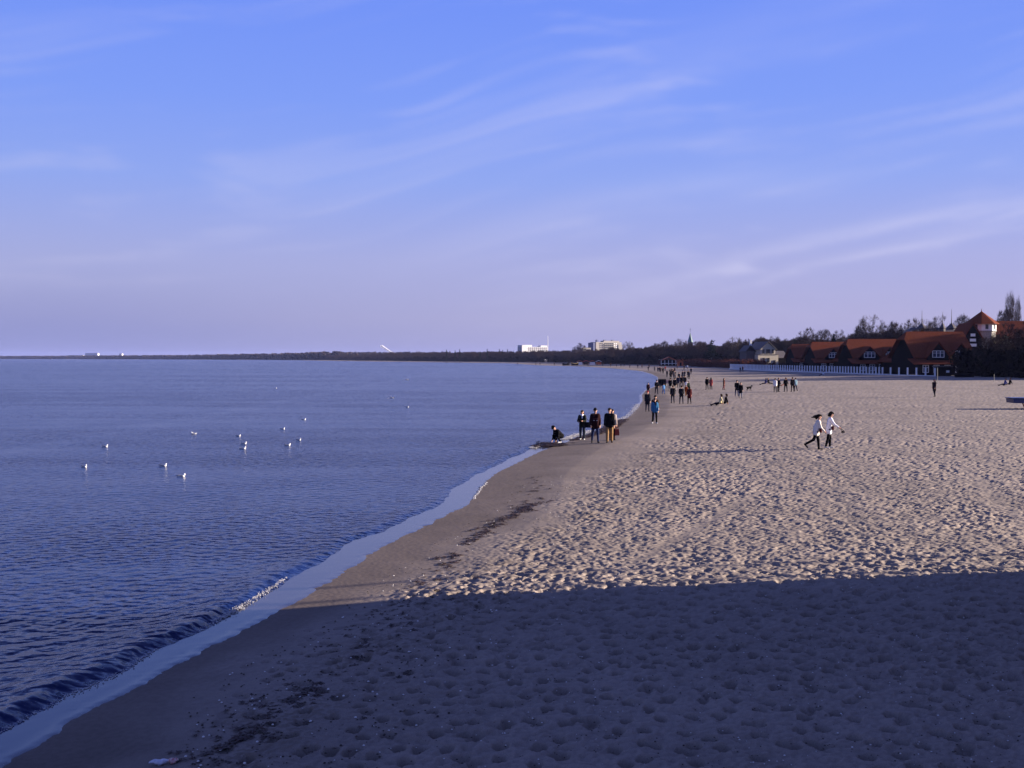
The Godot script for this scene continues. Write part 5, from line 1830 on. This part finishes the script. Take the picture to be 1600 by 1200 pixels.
	scatter("sand_crumbs", crumb, mat(0.03, 0.022, 0.018, 0.9), dark, "tiny dark crumbs on the near sand", "crumbs")
	# foam
	M.foam = mat(0.36, 0.36, 0.37, 0.7)
	st = begin()
	lathe(st, [Vector2(0.0, -0.012), Vector2(0.017, -0.006), Vector2(0.019, 0.006), Vector2(0.010, 0.016), Vector2(0.0, 0.018)], 7)
	var bubble := done(st)
	xs = []
	rng.seed = 950
	for i in 2000:
		var dep := rng.randf_range(17.0, 23.8)
		var bk := breaker(dep)
		var live := smoothstep(17.5, 21.0, dep) * (1.0 - smoothstep(22.8, 23.8, dep))
		if rng.randf() > 0.12 + live * 0.9:
			continue
		var off := bk.y - 0.27 + rng.randfn() * 0.035 * (0.5 + live)
		var x := shore(dep) - off * sqrt(1.0 + pow(shore_slope(dep), 2.0)) + w_c.get_noise_2d(shore(dep), dep * 0.8) * 0.25
		xs.append(spot(x, 0.01 + rng.randf_range(0.0, 0.03) * live, dep, rng.randf_range(0.25, 0.8)))
	for i in 1100:
		var dep := rng.randf_range(8.0, 17.5)
		var bk := breaker(dep)
		var x := shore(dep) - (bk.y - 0.26 + rng.randfn() * 0.05) * sqrt(1.0 + pow(shore_slope(dep), 2.0)) + w_c.get_noise_2d(shore(dep), dep * 0.8) * 0.25
		xs.append(spot(x, 0.012, dep, rng.randf_range(0.25, 0.7)))
	for i in 5200:
		var t := rng.randf()
		var dep := lerpf(57.0, 73.0, t)
		var bk := breaker(dep)
		var x := shore(dep) - (bk.y - 0.25 + rng.randfn() * 0.13 + 0.25 * w_c.get_noise_2d(dep * 2.0, 3.0)) * 1.1
		if rng.randf() > 0.35 + 1.2 * w_c.get_noise_2d(dep * 1.3, 60.0):
			continue
		xs.append(spot(x, 0.01 + rng.randf_range(0, 0.05), dep, rng.randf_range(0.5, 1.5)))
	for i in 900:
		var dep := lerpf(76.0, 112.0, rng.randf())
		var x := shore(dep) - 0.3 + rng.randfn() * 0.22
		xs.append(spot(x, 0.02, dep, rng.randf_range(0.8, 1.8)))
	# thread of foam at the scalloped edge
	for i in 500:
		var dep := rng.randf_range(36.5, 41.5)
		var x := shore(dep) + 0.10 + 0.11 * n_mid.get_noise_2d(dep * 1.3, 5.0) + 0.07 * n_mid.get_noise_2d(dep * 4.0, 9.0) + rng.randfn() * 0.02
		xs.append(spot(x, ground(x, dep) + 0.004, dep, rng.randf_range(0.4, 0.9)))
	scatter("sea_foam", bubble, M.foam, xs, "white foam along the breaking edge of the water", "foam")
	# crumpled litter at the bottom edge
	var lt := base("plastic_bag", Vector3(-3.93, ground(-3.93, 12.35) + 0.0, -12.35), 0.25)
	rng.seed = 33
	for part_i in 2:
		var nu := 14
		var nv := 8
		var grid := []
		for i in nu:
			for j in nv:
				var u := float(i) / (nu - 1)
				var a := TAU * j / nv
				var r := 0.028 * sin(PI * clampf(u, 0.06, 0.94)) * rng.randf_range(0.7, 1.4) + 0.004
				grid.append(Vector3(lerpf(-0.17, 0.06, u) if part_i == 0 else lerpf(0.03, 0.15, u), 0.028 + sin(a) * r + 0.01 * sin(u * 9.0), cos(a) * r * 1.5))
		var sb := begin()
		sb.set_smooth_group(0)
		for i in nu - 1:
			for j in nv:
				var p := i * nv + j
				var q := i * nv + (j + 1) % nv
				quad(sb, grid[p], grid[q], grid[q + nv], grid[p + nv])
		part(["wrapper", "printed_end"][part_i], done(sb), [mat(0.50, 0.50, 0.58, 0.35), mottled(Color(0.42, 0.02, 0.02), Color(0.6, 0.55, 0.5), 0.18, 0.4, 97)][part_i], lt)
	tag(lt, "crumpled white plastic bag with red print lying on the near sand", "litter")
	# dog on the open sand
	var dog := base("dog", Vector3(32.0, ground(32.0, 148.5), -148.5), 1.9)
	part("body", solid_mesh([[Vector3(0, 0.44, -0.28), Vector3(0, 0.45, 0.22), 0.11, 0.145], [Vector3(0, 0.50, 0.26), Vector3(0, 0.64, 0.38), 0.09, 0.07], [Vector3(0, 0.66, 0.40), Vector3(0, 0.65, 0.46), 0.075, 0.06], [Vector3(0, 0.63, 0.48), Vector3(0, 0.61, 0.56), 0.045, 0.032],
		[Vector3(0.06, 0.72, 0.38), Vector3(0.09, 0.66, 0.37), 0.025, 0.02], [Vector3(-0.06, 0.72, 0.38), Vector3(-0.09, 0.66, 0.37), 0.025, 0.02], [Vector3(0, 0.48, -0.34), Vector3(0, 0.58, -0.58), 0.035, 0.015],
		[Vector3(0.09, 0.40, 0.20), Vector3(0.09, 0.22, 0.18), 0.06, 0.035], [Vector3(0.09, 0.22, 0.18), Vector3(0.09, 0.02, 0.20), 0.032, 0.03], [Vector3(-0.09, 0.40, 0.20), Vector3(-0.09, 0.22, 0.22), 0.06, 0.035], [Vector3(-0.09, 0.22, 0.22), Vector3(-0.09, 0.02, 0.26), 0.032, 0.03],
		[Vector3(0.08, 0.40, -0.26), Vector3(0.09, 0.28, -0.18), 0.085, 0.05], [Vector3(0.09, 0.28, -0.18), Vector3(0.09, 0.16, -0.34), 0.045, 0.03], [Vector3(0.09, 0.16, -0.34), Vector3(0.09, 0.02, -0.31), 0.03, 0.028],
		[Vector3(-0.08, 0.40, -0.26), Vector3(-0.09, 0.28, -0.16), 0.085, 0.05], [Vector3(-0.09, 0.28, -0.16), Vector3(-0.09, 0.16, -0.30), 0.045, 0.03], [Vector3(-0.09, 0.16, -0.30), Vector3(-0.09, 0.02, -0.26), 0.03, 0.028]], 0.022, 0.03), cloth(0.012, 0.011, 0.011), dog)
	tag(dog, "black dog trotting on open sand right of the couple", "dog")
	# smoke from a far chimney
	rng.seed = 88
	var sm := base("smoke_plume", Vector3(-425.0, 16.0, -4000.0))
	var lumps := []
	for i in 16:
		var t := i / 15.0
		lumps.append([Vector3(-46.0 * t + rng.randf_range(-1, 1), 30.0 * pow(t, 0.9) + rng.randf_range(-1, 1), 0), Vector3(-46.0 * t - 3.0, 30.0 * t + 2.0, 0), 1.4 + 2.6 * t, 1.5 + 2.8 * t])
	var smoke := mat(0.8, 0.8, 0.8, 1.0)
	smoke.transparency = BaseMaterial3D.TRANSPARENCY_ALPHA
	smoke.albedo_color.a = 0.55
	part("plume", solid_mesh(lumps, 0.9, 2.0), smoke, sm)
	tag(sm, "thin white smoke plume slanting up behind the far wood", "smoke")


func _ready() -> void:
	rng.seed = 20240
	# camera
	var cam := Camera3D.new()
	cam.name = "camera"
	add_child(cam)
	cam.position = Vector3(0, EYE, 0)
	cam.rotation_degrees = Vector3(-1.35, 0, 0)
	cam.fov = 38.46
	cam.near = 0.1
	cam.far = 20000.0
	cam.current = true
	# sky, exposure
	var env := Environment.new()
	env.background_mode = Environment.BG_SKY
	env.sky = make_sky()
	env.background_energy_multiplier = 0.238
	env.tonemap_mode = Environment.TONE_MAPPER_LINEAR
	env.tonemap_exposure = 4.2
	env.fog_enabled = true
	env.fog_density = 0.000036
	env.fog_light_color = Color(0.62, 0.68, 0.95)
	env.sdfgi_enabled = true
	env.ssao_enabled = true
	env.ssil_enabled = true
	var we := WorldEnvironment.new()
	we.name = "world_environment"
	we.environment = env
	add_child(we)
	# low winter sun from the right, slightly ahead
	var sun := DirectionalLight3D.new()
	sun.name = "sun"
	add_child(sun)
	var el := deg_to_rad(SUN_EL)
	var to_sun := SUN_H.normalized() * cos(el) + Vector3.UP * sin(el)
	sun.look_at_from_position(to_sun * 500.0, Vector3.ZERO)
	sun.light_energy = 1.35
	sun.light_color = Color(1.0, 0.925, 0.85)
	sun.light_angular_distance = 0.5
	sun.shadow_enabled = true
	# setting
	setting_materials()
	build_sand()
	build_sea()
	var gs := begin()
	quad(gs, Vector3(-9000, -3.0, 400), Vector3(9000, -3.0, 400), Vector3(9000, -3.0, -9000), Vector3(-9000, -3.0, -9000))
	tag(part("ground", done(gs), M.dark_land, self), "", "", "", "structure")
	build_offstage()
	build_people()
	build_town()
	build_trees()
	build_shore()
